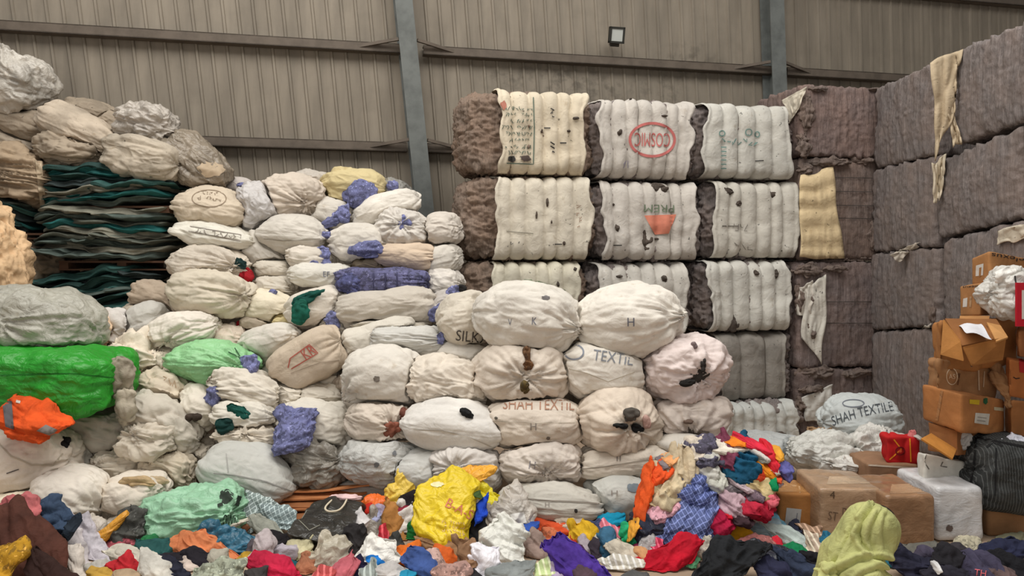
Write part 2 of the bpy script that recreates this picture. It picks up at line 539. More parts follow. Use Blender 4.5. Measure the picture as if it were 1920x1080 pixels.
def shape_garment(s, fold=.05, fr=(3.5, 9, 9), rag=.5):
    sd = s.seed
    q = s.q * s.t[:, None]
    if s.typ == 'e':
        # outline with corners, like a dropped piece of cloth
        th = np.arctan2(q[:, 2], q[:, 0]); rs = np.random.RandomState(int(sd * 1000) % 99991)
        nc = rs.randint(4, 7)
        ang = np.sort((np.arange(nc) + rs.uniform(-.28, .28, nc)) * 2 * math.pi / nc + rs.uniform(0, 6))
        rad = rs.uniform(1 - rag * .45, 1 + rag * .5, nc)
        rad = rs.uniform(.88, 1.12 + .35 * rag, nc)
        pv = np.stack([np.cos(ang) * rad, np.sin(ang) * rad], 1)
        dv = np.stack([np.cos(th), np.sin(th)], 1)
        rr = np.full(len(th), 9.)
        for k_ in range(nc):
            p1, p2 = pv[k_], pv[(k_ + 1) % nc]; ed = p2 - p1
            den = dv[:, 0] * ed[1] - dv[:, 1] * ed[0]
            r_ = (p1[0] * ed[1] - p1[1] * ed[0]) / np.where(np.abs(den) < 1e-6, 1e-6, den)
            a0, a1 = ang[k_], ang[(k_ + 1) % nc]
            inside = ((th - a0) % (2 * math.pi)) <= ((a1 - a0) % (2 * math.pi))
            rr = np.where(inside & (r_ > 0), r_, rr)
        rr = np.clip(rr, .45, 1.6); rr = rr / rr.mean() * 1.02
        inplane = np.hypot(q[:, 0], q[:, 2])
        q = q * np.stack([rr, np.ones(len(th)), rr], 1)
        q = q * (1 + .28 * rag * (fbm(s.D * 2.6, 2, sd) - .5))[:, None]
    L = q * s.half
    V = s.c + L @ s.R.T
    if s.typ == 'e':
        V[:, 1] += (V[:, 2] - s.c[2]) * .75        # leans back on the heap
    N = normals(V, s.F)
    mn = min(s.half[0], s.half[2])
    amp = min(fold * 1.05, .36 * mn)
    phi = (vnoise(np.array([[sd, 1.5, 2.5]]), 3)[0] - .5) * 1.6
    x1 = L[:, 0] * math.cos(phi) + L[:, 2] * math.sin(phi); z1 = -L[:, 0] * math.sin(phi) + L[:, 2] * math.cos(phi)
    if fr[0] > fr[1]: x1, z1 = L[:, 2], L[:, 0]
    k = warp(np.stack([x1 * min(fr), z1 * max(fr) * 1.15, L[:, 1] * 6], 1), 1.2, .9, sd)
    b1 = np.abs(2 * vnoise(k, sd + 1) - 1) ** .8
    k2 = warp(np.stack([x1 * 9, z1 * 22, L[:, 1] * 12], 1), 1.5, .7, sd + 2)
    b2 = 1 - np.abs(2 * vnoise(k2, sd + 3) - 1)
    b3 = np.abs(2 * vnoise(warp(L * 30, 1.4, .6, sd + 6), sd + 7) - 1)
    V = V + N * (amp * 1.7 * (b1 - .45) + amp * 1.0 * (b2 - .5) + min(.012, amp * .4) * (b3 - .5))[:, None]
    V[:, 2] = np.where(V[:, 2] < .01, .01 + (V[:, 2] - .01) * .03, V[:, 2])
    V[:, 2] = np.maximum(V[:, 2], .003)
    return V

def crumple(c, half, rot, seed, n=12, fold=.03, fr=(6, 14, 14), rag=.5):
    D, _, Fc, e, deg = cubesphere(n)
    R = axes(rot, 0)
    q = D / snorm(D, 'e')[:, None] * (1 + rag * (fbm(D * 1.4, 2, seed) - .5))[:, None]
    L = q * half
    V = c + L @ R.T
    N = normals(V, Fc)
    amp = min(fold, .45 * min(half[0], half[2]))
    b1 = np.abs(2 * vnoise(warp(L * np.array(fr), 1.3, .8, seed), seed + 1) - 1)
    b2 = np.abs(2 * vnoise(L * 26, seed + 3) - 1)
    V = V + N * (amp * 1.7 * (b1 - .5) + amp * .7 * (b2 - .5))[:, None]
    return V, Fc

JOBS = []
def sack(label, px, py, w, h, Y, rot=0, typ='r', col=CREAM, mk='sack', group=None, dep=None, yaw=0, pr=1.0, prints=(), ties=(),
         tps=(), lump=.10, fold=.015, name='stuffed_sack', cat='sack', n=44, holes=()):
    s = soft(px, py, w * 1.06, h * 1.10, Y, rot, typ, n, dep, yaw, pr)
    s.kind = 'sack'; s.label = label; s.col = col; s.mk = mk; s.group = group; s.prints = prints; s.ties = ties
    s.tps = [(t[:2], t[2] if len(t) > 2 else -.16) for t in tps]; s.lump = lump; s.foldv = fold; s.name = name; s.cat = cat; s.holes = holes
    JOBS.append(s); return s

def cloth(label, px, py, w, h, col, rot=0, Y=None, mk='cloth', dep=None, name='garment', cat='clothes', fold=.045, fr=(4, 10, 10), rag=.55,
          typ='e', n=18, group=None, pr=.8, rough=.85, prints=(), up=0):
    if Y is None:
        Y = floorY(py + h / 2) - .0 - up
    s = soft(px, py, w * 1.04, h * 1.08, Y, rot, typ, 22 if w < 50 else 32 if w < 100 else 44, dep or max(.045, .26 * max(w, h) / 2 * Y / F), 0, pr)
    s.kind = 'cloth'; s.label = label; s.col = col; s.mk = mk; s.group = group; s.name = name; s.cat = cat
    s.foldv = fold; s.fr = fr; s.rag = rag; s.rough = rough; s.prints = prints
    JOBS.append(s); return s

def build_soft():
    squash_all()
    for s in JOBS:
        if s.kind == 'sack':
            V = shape_sack(s, s.lump, s.foldv, s.tps)
            m = mat(s.col, s.mk, .78)
        else:
            V = shape_garment(s, s.foldv, s.fr, s.rag)
            m = mat(s.col, s.mk, s.rough)
        bv = bvh_of(V, s.F) if (s.prints or s.kind == 'sack' and (s.ties or s.holes)) else None
        Vt = [V]; Fl = s.F.tolist(); mats = [m]; mi = [0] * len(Fl); base = len(V)
        qs = [p_ for p_ in s.prints if p_[0] == 'Q']
        if s.prints:
            for v3, f3, col in lay_prints([p_ for p_ in s.prints if p_[0] != 'Q'], bv):
                mm = mat(col, 'ink')
                if mm not in mats: mats.append(mm)
                Vt.append(v3); Fl += [[i + base for i in f] for f in f3]; mi += [mats.index(mm)] * len(f3); base += len(v3)
        V2 = np.concatenate(Vt)
        o = mesh_obj(s.name, V2 - s.c, Fl, mats, s.c, None, True, mi)
        tag(o, s.label, s.cat, s.group); s.obj = o
        for v3, f3, col in (lay_prints(qs, bv, .012) if qs else []):
            mesh_obj({'safety_vest': 'grey_band', 'sack_bundle': 'strap'}.get(s.name, 'printed_panel'), v3 - s.c, f3, mat(col, 'ink'), (0, 0, 0), o)
        if s.kind == 'sack':
            for k, tdef in enumerate(s.ties):
                nm, x, y, w, h, rot, col, mk, lb = tdef
                p = hit_px(bv, x, y, P(x, y, s.Y - s.half[1] * .3))
                hf = np.array([w / 2 * p[1] / F, max(.035, .3 * min(w, h) * p[1] / F), h / 2 * p[1] / F])
                vv, ff = crumple(p + np.array([0, -.012, 0]), hf, rot, s.seed + k * 3, 16, .022, (7, 14, 14), .22 if 'stuffing' in nm else .4)
                c = mesh_obj(nm, vv - s.c, ff, mat(col, mk), (0, 0, 0), o)
                if lb: c['label'] = lb
# ---------------------------------------------------------------- the sacks
def Yd(py):
    return float(np.interp(py, [330, 450, 560, 650, 750, 850, 930], [8.25, 7.7, 7.25, 6.95, 6.65, 6.35, 6.1]))
BT = lambda x, y, w=34, h=34, r=0, lb='blue cloth tie': ('tie', x, y, w, h, r, BLUE, 'print', lb)
INK = (146, 138, 130); INKB = (120, 122, 134); INKR = (184, 96, 84); BROWNINK = (176, 134, 112)

def S(lb, x, y, w, h, rot=0, typ='r', col=CREAM, **k):
    k.setdefault('group', 'sacks in the middle heap')
    Y = k.pop('Y', None) or Yd(y)
    return sack(lb, x, y, w, h, Y, rot, typ, col, **k)

# dusty sacks high at the back left, on the folded tarpaulins
g = 'dusty sacks on top at the back left'
A = lambda lb, x, y, w, h, rot, typ, col, Y=7.75, **k: sack(lb, x, y, w, h, Y, rot, typ, col, group=g, **k)
A('tall pale tied sack standing topmost at the upper left edge', 28, 160, 128, 118, 18, 'r', (196, 190, 180), mk='film', tps=[(40, 112, .25)], fold=.03, pr=1.1)
A('plump dusty sack directly under the tall topmost sack', 25, 224, 146, 66, 20, 't', DUSTY, mk='dusty')
A('slim dusty sack just above the strapped bundle of flat sacks', 15, 264, 130, 48, 22, 't', TAN, mk='dusty')
A('long dusty sack slanting down toward the tarpaulin stack', 150, 245, 138, 62, 27, 't', TAN, mk='dusty', Y=7.6)
A('flat tan sack lying behind the long slanting dusty sack', 175, 212, 100, 46, 14, 'p', DUSTY, mk='dusty', Y=8.0)
A('small brown sack tucked behind the crumpled pale sack', 218, 242, 66, 60, 30, 'r', DUSTY, mk='dusty', Y=8.0)
A('crumpled pale plastic sack highest above the tarpaulins', 278, 237, 104, 76, 12, 'r', (192, 184, 174), mk='film', fold=.035, Y=7.75)
A('dusty brown crumpled sack on the left end of the tarpaulins', 134, 284, 124, 62, 8, 'r', DUSTY, mk='dusty', fold=.03, Y=7.55)
A('squarish tan sack resting on the right part of the tarpaulins', 266, 296, 126, 66, 12, 'b', (200, 188, 170), mk='dusty', Y=7.5)
A('big brown plastic-covered sack leaning steeply beside the tarpaulins', 370, 306, 130, 78, 42, 'r', (150, 138, 122), mk='film', fold=.03, Y=7.8,
  prints=[('D', 395, 318, 26, 14, (196, 176, 150))])
A('large crumpled tan sack under the left tarpaulin layers', 80, 492, 110, 96, 25, 'r', DUSTY, mk='dusty', fold=.04, Y=7.7)

# left foreground mound
g = 'sacks in the left mound'
B = lambda lb, x, y, w, h, Y, rot, typ, col, **k: sack(lb, x, y, w, h, Y, rot, typ, col, group=k.pop('group', g), **k)
B('tall peach cloth bundle upright at the left edge', 5, 478, 64, 196, 6.7, -14, 'r', (224, 190, 150), mk='dusty', fold=.04, name='cloth_bundle', cat='bundle')
B('peach speckled sack peeping out behind the big grey sack', 150, 610, 110, 80, 6.6, 28, 'r', (232, 204, 174), mk='speck', fold=.04)
B('big grey sack lying on top of the bright green sack', 68, 608, 224, 132, 6.15, 8, 'r', (178, 176, 164), mk='plastic', tps=[(52, 596, -.06)], pr=1.15, fold=.022)
B('bright green sack under the big grey sack', 98, 706, 262, 112, 5.95, 3, 'b', (44, 160, 44), mk='plastic', lump=.05, fold=.016, pr=1.2, dep=.42,
  prints=[('L', [(0, 703), (60, 702), (130, 700), (212, 708)], 2, (26, 100, 30))],
  ties=[('gathered_end', 224, 706, 58, 84, 10, (176, 166, 148), 'cloth', 'beige gathered end cloth'), ('gathered_end', 236, 760, 46, 72, 0, (184, 174, 156), 'cloth', 'beige gathered end cloth')])
B('creased beige sack directly under the bright green sack', 140, 806, 200, 108, 6.2, 8, 'r', (214, 206, 192), fold=.03, pr=1.0)
B('open white sack with rolled top carrying the orange vest', 45, 868, 172, 130, 5.7, -6, 'r', (224, 212, 198), fold=.02, pr=1.2,
  ties=[('dark_cloth', 122, 830, 26, 30, 0, (30, 28, 30), 'cloth', 'black cloth sticking out')],
  prints=[('L', [(-5, 828), (20, 855), (60, 872), (100, 872), (118, 850)], 3, (190, 178, 160)), ('L', [(12, 888), (35, 880)], 2, (90, 84, 80))])
B('striped white sack behind the open white sack', 148, 876, 66, 110, 6.0, 6, 'r', (222, 218, 208), fold=.03)
B('smooth plump white sack low beside the blue jeans', 128, 936, 122, 112, 5.5, 14, 'r', (232, 224, 212), lump=.06, pr=1.1, tps=[(186, 975, .1)])
B('low cream sack under the open white sack', 38, 938, 120, 48, 5.4, -2, 'r', (232, 220, 196), mk='speck', pr=.8)

# between left mound and the middle heap
S('pale sack of white cloth beside the peach speckled sack', 218, 618, 82, 76, 20, 'r', (226, 220, 214), Y=6.9, fold=.04)
S('grey sack half hidden left of the plump white tied sack', 284, 606, 90, 80, -20, 'r', GREY, Y=7.0)
S('plump white tied sack above the mint green sack', 344, 618, 128, 66, -10, 'r', (228, 220, 208), Y=6.75, tps=[(330, 640, -.12)], pr=1.1)
S('grey sack below the plump white tied sack', 314, 664, 66, 66, 20, 'r', (196, 186, 172), Y=6.8)
S('heap of cream cloth strips spilling from a torn sack', 258, 682, 120, 84, 14, 'r', (232, 220, 202), Y=6.6, fold=.06, mk='speck')
S('mint green sack closed with a blue cloth', 402, 680, 166, 76, 6, 'p', (156, 214, 156), Y=6.5, mk='plastic', fold=.012, tps=[(462, 680, -.06)], pr=1.15,
  ties=[BT(468, 684, 44, 42)], prints=[('L', [(428, 660), (446, 668), (455, 676)], 2, (60, 96, 66)), ('L', [(440, 652), (450, 668)], 2, (60, 96, 66))])
S('cream sack with faint print left of the mint green sack', 300, 736, 112, 84, 20, 'r', (220, 206, 186), Y=6.4, prints=scrawl(318, 716, 34, 12, 20, (190, 160, 130), 3), fold=.024)
S('cream sack with dark torn corners below the mint sack', 372, 768, 80, 84, 30, 'r', (222, 214, 200), Y=6.35,
  ties=[('dark_stuffing', 362, 781, 30, 16, 0, (70, 58, 50), 'cloth', 'dark cloth in tear'), ('dark_stuffing', 373, 806, 22, 38, -10, (84, 74, 68), 'cloth', 'dark cloth in tear')])
S('long grey-white sack slanting down right of the green sack', 304, 786, 152, 78, 30, 'r', (216, 208, 194), Y=6.15, fold=.03, pr=1.05)
S('wrinkled tied sack on the slanting grey-white sack', 280, 822, 104, 70, 8, 'r', (214, 204, 188), Y=5.95, tps=[(262, 800, -.1)], fold=.03)
S('squat sack standing behind the open sack of beige cloth', 222, 884, 108, 88, -4, 'r', (208, 198, 182), Y=6.0, tps=[(205, 862, -.05)], fold=.02)
S('crumpled tan-grey sack right of the squat sack', 322, 880, 106, 78, 24, 'r', (206, 194, 174), Y=6.0, fold=.035)
S('small wrinkled sack behind the crumpled tan-grey sack', 366, 856, 66, 70, 20, 'r', (212, 202, 186), Y=6.25, fold=.03)
S('open white sack showing beige cloth beside the mint plastic bag', 256, 926, 112, 72, 0, 'r', (222, 212, 198), Y=5.65, pr=1.1, fold=.02,
  ties=[('beige_cloth', 262, 904, 62, 22, 4, (200, 172, 132), 'cloth', 'beige cloth showing at opening'), ('beige_cloth', 300, 900, 44, 18, 8, (206, 184, 150), 'cloth', 'beige cloth showing at opening')])
S('folded white sack tied at its left with blue cloth', 460, 726, 146, 64, 16, 'r', (226, 218, 204), Y=6.35, ties=[BT(402, 742, 36, 42, 20)], tps=[(412, 720, -.08)], fold=.022, pr=1.1)
S('short white sack wedged right of the folded white sack', 538, 736, 84, 48, 8, 'r', (214, 206, 192), Y=6.5)
S('white sack tied with dark green cloth', 458, 776, 112, 56, 4, 'r', (222, 216, 204), Y=6.2,
  ties=[('tie', 448, 770, 52, 28, 25, GREEN, 'cloth', 'dark green cloth tie'), ('tie', 420, 796, 38, 32, 0, (18, 60, 56), 'cloth', 'dark green cloth tie')])
S('cream sack gathered at the top below the green-tied sack', 468, 824, 128, 56, 6, 'r', (220, 210, 194), Y=6.1, tps=[(470, 803, -.1)], fold=.024)
S('large smooth grey-white sack with a long seam at the heap foot', 472, 888, 172, 112, 17, 'p', (204, 204, 198), Y=5.95, pr=1.25, lump=.05, fold=.008,
  prints=[('L', [(400, 888), (450, 893), (500, 903), (548, 922)], 2, (150, 148, 144)), ('L', [(424, 850), (428, 885)], 1.6, (176, 174, 170))])
S('grey shiny plastic sack right of the large seamed sack', 580, 864, 138, 84, 12, 'r', (150, 144, 134), Y=6.1, mk='film', fold=.03, tps=[(640, 856, .05)])
S('white sack carrying a blue cloth above the grey plastic sack', 592, 796, 140, 94, 4, 'r', (224, 218, 206), Y=6.35)
cloth('crumpled blue printed cloth lying on the white sack above the grey plastic sack', 546, 800, 82, 64, BLUE, 10, Y=5.98, mk='print', dep=.12, fold=.04, group='clothes on the sack heap', name='cloth')
S('small grey sack behind the mint green sack', 516, 696, 66, 42, 18, 'r', (196, 188, 174), Y=6.85)
S('small banded sack under the canvas sack with red stamp', 602, 742, 78, 46, 6, 't', (208, 200, 186), Y=6.55)
S('canvas sack with a red stamped box tilted across the heap', 580, 672, 128, 84, -30, 'b', (206, 190, 170), Y=6.6, pr=1.15, lump=.05, fold=.008,
  prints=[('L', [(540, 690), (544, 672), (580, 646), (596, 662), (546, 692)], 2, INKR), ('T', 'KR', 578, 660, 24, 20, -35, INKR), ('L', [(545, 700), (600, 680), (636, 676)], 1.6, (170, 154, 136))])
S('pale sack supporting the canvas sack with red stamp', 606, 700, 84, 52, -14, 'r', (208, 200, 186), Y=6.75)
S('pale sack left of the canvas sack with a blue strap', 508, 644, 112, 66, -12, 'r', (212, 206, 196), Y=6.8, ties=[('tie', 556, 648, 60, 14, -40, BLUE, 'cloth', 'blue cloth strap')])
S('small sack closed with two red cloths', 432, 636, 74, 46, 4, 'r', (214, 200, 184), Y=6.95, mk='speck', fold=.03,
  ties=[('tie', 454, 608, 24, 24, 0, RED, 'cloth', 'red cloth tie'), ('tie', 452, 641, 18, 16, 0, RED, 'cloth', 'red cloth tie')])
S('drab sack beside the red-tied sack under the cream curved sack', 484, 604, 66, 34, 10, 'r', (186, 172, 154), Y=7.1)
S('folded brown-beige sack beside the front stack with blue tie', 668, 702, 62, 116, 14, 'r', (176, 162, 146), Y=6.7, fold=.03, ties=[BT(700, 654, 52, 26, -12), BT(672, 672, 18, 36, 20)])
S('long sack curving below the grey tube sack', 704, 636, 150, 62, -14, 't', (212, 206, 194), Y=6.75)
S('grey-white tube sack tied at its right end', 768, 634, 138, 44, 3, 't', (200, 198, 192), Y=6.65, ties=[BT(826, 634, 18, 28)], tps=[(828, 634, .1)])
S('folded flat sack under the upper tube sack', 726, 606, 156, 32, 4, 't', (206, 198, 184), Y=6.95)
S('beige tube sack lying under the blue strapped bundle', 722, 577, 176, 64, -5, 't', (204, 196, 184), Y=6.95, pr=1.1)
S('blue denim bundle bound with bands', 716, 529, 158, 48, 1, 'b', (104, 104, 142), Y=7.15, mk='print', name='denim_bundle', cat='bundle', pr=1.1, group='bundles',
  prints=[('L', [(x, 506), (x + 1, 552)], 3, (66, 66, 96)) for x in (700, 722, 744, 766, 786)],
  ties=[('loose_denim', 655, 533, 44, 44, 0, (96, 100, 148), 'print', 'loose printed blue cloth')])
S('sack wrapped with a dark green cloth', 596, 578, 112, 68, -10, 'r', (214, 206, 194), Y=7.0,
  ties=[('tie', 580, 556, 62, 22, -22, GREEN, 'cloth', 'dark green cloth wrap'), ('tie', 562, 584, 38, 50, 8, (26, 104, 86), 'cloth', 'dark green cloth wrap')])
S('cream sack bent in a curve left of the green-wrapped sack', 496, 575, 118, 58, 6, 'r', (222, 212, 190), Y=7.1, ties=[BT(512, 547, 20, 12)], pr=1.1)
S('pale yellow sack peeping out under the green-wrapped sack', 540, 598, 64, 30, 6, 'r', (220, 204, 156), Y=7.1)
S('small stack sack above the cream curved sack', 512, 540, 82, 48, 6, 'r', (210, 202, 188), Y=7.35, ties=[BT(530, 516, 12, 14)])
S('big beige sack gathered at its right end', 402, 552, 158, 86, 10, 'r', (206, 196, 178), Y=7.0, pr=1.15, tps=[(470, 552, -.1)])
S('grey-brown printed sack under the tarpaulins', 318, 562, 128, 58, 14, 't', (174, 158, 140), Y=7.15, mk='speck', prints=scrawl(315, 560, 26, 10, 80, (90, 70, 62), 3) + [('D', 342, 574, 9, 6, (96, 82, 72))])
S('grey sack low under the grey-brown printed sack', 268, 592, 84, 46, 4, 'r', (180, 170, 154), Y=7.1)
S('beige sack with dark green and red cloth at its mouth', 396, 497, 142, 68, 6, 'r', (204, 194, 180), Y=7.3, tps=[(452, 498, -.08)],
  ties=[('tie', 450, 493, 28, 26, 20, (24, 52, 52), 'cloth', 'dark green cloth tie'), ('tie', 464, 514, 28, 28, 20, RED, 'cloth', 'red cloth tie')], pr=1.1)
S('white pillow-shaped sack with a long printed box', 404, 443, 150, 52, 9, 'p', (224, 220, 208), Y=7.45, pr=1.1, lump=.05,
  prints=[('L', [(356, 424), (452, 440), (450, 452), (354, 434), (356, 424)], 1.5, INK), ] + scrawl(404, 438, 80, 8, 9, INK, 10))
S('tan sack with a round faded print on top of the left column', 398, 394, 130, 84, 8, 'p', (204, 190, 170), Y=7.6, pr=1.15, lump=.06,
  prints=[('O', 392, 372, 32, 16, 1.6, (150, 132, 112)), ] + scrawl(392, 372, 46, 8, 4, (150, 132, 112), 8) + scrawl(392, 362, 34, 5, 4, (150, 132, 112), 7, 2))
S('grey-white sack wrinkled with ties leaning right', 484, 388, 88, 88, 48, 'r', (206, 202, 200), Y=7.75, mk='plastic', fold=.028)
S('round sack gathered into a knot at the top of the heap', 552, 368, 114, 78, 6, 'r', (208, 196, 182), Y=7.85, tps=[(586, 386, -.16)], fold=.018, pr=1.1)
S('small light sack behind the round gathered sack', 588, 346, 64, 48, 14, 'r', (204, 196, 186), Y=8.15)
S('low pale sack with a blue tie at the back left of the heap', 446, 350, 66, 34, 8, 'r', (200, 192, 186), Y=8.15, ties=[BT(453, 347, 18, 14)])
S('smooth plump sack with a seam in the upper middle', 552, 440, 126, 72, 4, 'p', (212, 206, 196), Y=7.55, pr=1.15, lump=.05, prints=[('L', [(494, 448), (530, 452), (580, 450), (612, 446)], 1.4, (170, 162, 150))])
S('sack leaning behind the white pillow-shaped sack', 494, 474, 96, 66, 30, 'r', (208, 202, 192), Y=7.6)
S('small sack lying under the leaning sack', 514, 503, 76, 36, 6, 'r', (206, 198, 184), Y=7.5)
S('small round sack with a blue twisted tie', 580, 484, 78, 46, 4, 'r', (212, 204, 192), Y=7.45, ties=[BT(606, 470, 26, 22), BT(610, 488, 24, 26), BT(585, 497, 24, 12, -25)])
S('flat white sack in the heap centre with a small stamp', 606, 516, 122, 44, 2, 'r', (222, 218, 208), Y=7.3, prints=[('T', 'EF', 612, 514, 12, 10, 0, INKB)])
S('pale yellow sack at the top of the heap with big blue tie', 664, 352, 116, 66, 4, 'r', (214, 198, 152), Y=8.0, pr=1.1,
  ties=[BT(676, 364, 66, 56), BT(652, 386, 36, 32), BT(690, 382, 16, 44, -6)])
S('speckled white sack under the pale yellow sack', 622, 400, 76, 56, 10, 'r', (214, 208, 198), Y=7.85, mk='speck', ties=[BT(642, 402, 32, 42, 20), BT(622, 416, 44, 22, -20), BT(622, 436, 18, 32)])
S('white sack slanting right of the pale yellow sack', 726, 394, 126, 60, -20, 'r', (222, 216, 206), Y=7.8, pr=1.05)
S('round sack closed with a blue knot near the steel column', 755, 428, 98, 66, 6, 'r', (216, 210, 202), Y=7.6, tps=[(758, 420, -.14)], ties=[BT(758, 420, 26, 36, -20)], pr=1.15)
S('sack with a blue printed cloth across its belly', 674, 458, 106, 68, 0, 'r', (218, 212, 202), Y=7.55, pr=1.1, ties=[BT(688, 466, 74, 34, -4), BT(616, 440, 30, 18)])
S('peach-tinted smooth sack right of the blue-cloth sack', 762, 480, 112, 48, 2, 't', (212, 192, 170), Y=7.5)
S('dark beige sack slipped under the peach-tinted sack', 694, 496, 70, 26, 0, 'r', (150, 136, 116), Y=7.55)
S('pale sack highest beside the first bale column', 828, 432, 64, 62, -4, 'r', (208, 200, 190), Y=7.6)
S('pale sack middle one beside the first bale column', 830, 486, 72, 56, -14, 'r', (212, 206, 196), Y=7.55)
S('wrinkled pale sack lowest beside the first bale column', 830, 532, 74, 56, 6, 'r', (218, 212, 204), Y=7.45, fold=.024)
S('grey plastic sack with blue tie at the back by the column', 742, 358, 62, 46, 20, 'r', (150, 148, 142), Y=8.15, mk='film', ties=[BT(736, 350, 24, 24, 30)])
S('narrow sack hung with a blue cloth left of the front stack', 832, 574, 62, 50, -30, 'r', (196, 190, 184), Y=7.0, ties=[BT(824, 588, 44, 40, -20), BT(848, 548, 32, 26, -25), ('dark_cloth', 866, 540, 18, 12, 0, DARK, 'cloth', 'black cloth end')])
S('twisted pale sack with blue strip in the heap centre', 630, 606, 62, 74, 0, 'r', (210, 204, 194), Y=7.0, ties=[BT(628, 640, 20, 66, 8), BT(624, 606, 32, 44, 6)])

# front stack
g = 'plump white sacks in the front stack'
E = lambda lb, x, y, w, h, Y, rot=0, typ='r', col=(230, 224, 214), **k: sack(lb, x, y, w * 1.02, h * (1.05 if typ == 'r' else 1), Y, rot, 'o' if typ == 'r' else typ, col, group=g, **{'fold': .010, **k})
E('top sack half hidden at the left with rough dark lettering', 880, 597, 112, 92, 6.55, -10, 'r', (206, 198, 184), prints=[('T', 'SILKX', 886, 632, 62, 20, 6, (84, 78, 74))], fold=.02)
E('huge plump white top sack left of the H-marked top sack', 990, 596, 186, 122, 6.25, 6, 'r', pr=1.2, lump=.05, prints=[('T', 'K', 1002, 602, 9, 14, 4, INKB), ('T', 'V', 956, 604, 7, 12, 0, INKB), ('D', 1024, 558, 8, 4, (120, 116, 116))], tps=[(1078, 612, .06)])
E('huge plump white top sack marked with a letter H', 1180, 602, 192, 126, 6.25, -2, 'r', pr=1.2, lump=.05, prints=[('T', 'H', 1183, 604, 13, 16, 0, INKB)], tps=[(1268, 590, .03)])
E('small pale sack peeping out between the two huge top sacks', 1080, 604, 60, 70, 6.5, pr=.8)
E('smooth white sack at left of the second row with a grey spot', 722, 708, 152, 108, 6.3, 4, 'r', pr=1.1, prints=[('D', 706, 711, 6, 6, (120, 112, 104))], tps=[(656, 740, .06)])
E('creased white sack between the spotted sack and the burst sack', 834, 722, 156, 94, 6.2, 12, 'r', (224, 214, 200), fold=.03, pr=1.1)
E('pale small sack behind the creased white sack', 812, 664, 66, 36, 6.65, -10, 'r', (204, 198, 188))
E('pale flat sack under the half hidden lettered sack', 872, 668, 98, 50, 6.5, 6, 'r', (212, 206, 196))
BR = (110, 80, 56)
E('burst white sack showing brown cloth at its gathered middle', 976, 700, 162, 116, 6.15, 2, 'r', (226, 214, 200), pr=1.15, tps=[(985, 698, -.22)],
  ties=[('brown_stuffing', 988, 664, 20, 34, 0, BR, 'print', 'brown cloth bulging from tear'), ('brown_stuffing', 990, 684, 26, 28, 30, (120, 84, 54), 'print', 'brown cloth bulging from tear'), ('brown_stuffing', 985, 726, 18, 26, 0, (96, 80, 44), 'print', 'brown cloth bulging from tear')])
E('white sack with blue-grey printed lettering on its upper side', 1130, 694, 162, 110, 6.2, 6, 'r', pr=1.1, lump=.05,
  prints=[('T', 'TEXTIL', 1150, 670, 76, 20, 8, (138, 142, 150)), ('O', 1076, 660, 18, 14, 3, (140, 146, 158)), ('L', [(1060, 690), (1100, 700), (1140, 716), (1190, 698)], 1.6, (184, 172, 154))])
E('white sack spilling dark rags at the right end of the second row', 1278, 692, 158, 120, 6.2, 4, 'r', (222, 208, 204), pr=1.15, tps=[(1300, 700, -.22)], fold=.026,
  ties=[('dark_stuffing', 1310, 702, 44, 34, -35, (70, 66, 62), 'cloth', 'dark rag spilling out'), ('dark_stuffing', 1318, 684, 14, 26, 5, (48, 44, 42), 'cloth', 'dark rag spilling out'), ('dark_stuffing', 1288, 716, 30, 14, -8, (40, 38, 36), 'cloth', 'dark rag spilling out'), ('dark_stuffing', 1301, 648, 14, 18, 0, (120, 104, 104), 'cloth', 'grey rag tuft')])
E('white sack with rust-coloured cloth at its mouth on the left', 716, 788, 118, 88, 6.15, 6, 'r', (224, 212, 198), pr=1.05, tps=[(748, 792, -.18)],
  ties=[('rust_stuffing', 735, 803, 34, 32, -20, (150, 92, 74), 'cloth', 'rust cloth in opening'), ('rust_stuffing', 757, 777, 22, 28, 20, (120, 74, 62), 'cloth', 'rust cloth in opening')])
E('bright white sack with a small black hole', 852, 796, 184, 98, 6.0, 6, 'p', (234, 230, 224), pr=1.15, lump=.05,
  prints=[('L', [(775, 806), (830, 808), (880, 820), (930, 842)], 1.6, (190, 182, 170))], ties=[('black_hole_cloth', 875, 775, 32, 14, 30, (26, 26, 28), 'cloth', 'black cloth in hole')])
E('white sack with brown lettering and a letter H', 1002, 792, 178, 94, 6.0, 1, 'r', (222, 210, 196), pr=1.15, lump=.04,
  prints=[('T', 'SHAH TEXTIL', 1010, 758, 134, 20, 1, BROWNINK), ('T', 'H', 1000, 800, 11, 14, 0, INK), ('L', [(925, 790), (1000, 793), (1084, 792)], 1.2, (196, 186, 170)), ('D', 930, 784, 3, 3, (90, 84, 76)), ('D', 1028, 822, 4, 3, (110, 100, 92))])
E('white sack gaping open with black rags in the third row', 1158, 790, 146, 118, 6.0, 4, 'r', (220, 206, 190), pr=1.15, tps=[(1176, 790, -.24)],
  ties=[('dark_stuffing', 1182, 776, 34, 30, 10, (92, 86, 80), 'cloth', 'grey cloth in opening'), ('dark_stuffing', 1160, 797, 32, 14, 5, (26, 26, 26), 'cloth', 'black rag in opening'), ('dark_stuffing', 1194, 802, 28, 16, 10, (26, 26, 26), 'cloth', 'black rag in opening'), ('dark_stuffing', 1212, 790, 16, 22, 0, (196, 160, 150), 'cloth', 'pink cloth in opening')])
E('round white sack tied at its underside right of the gaping sack', 1292, 778, 138, 92, 6.15, 2, 'r', (222, 210, 200), tps=[(1286, 806, -.16)],
  ties=[('dark_stuffing', 1290, 790, 18, 10, 0, (120, 100, 88), 'cloth', 'brown cloth in opening')])
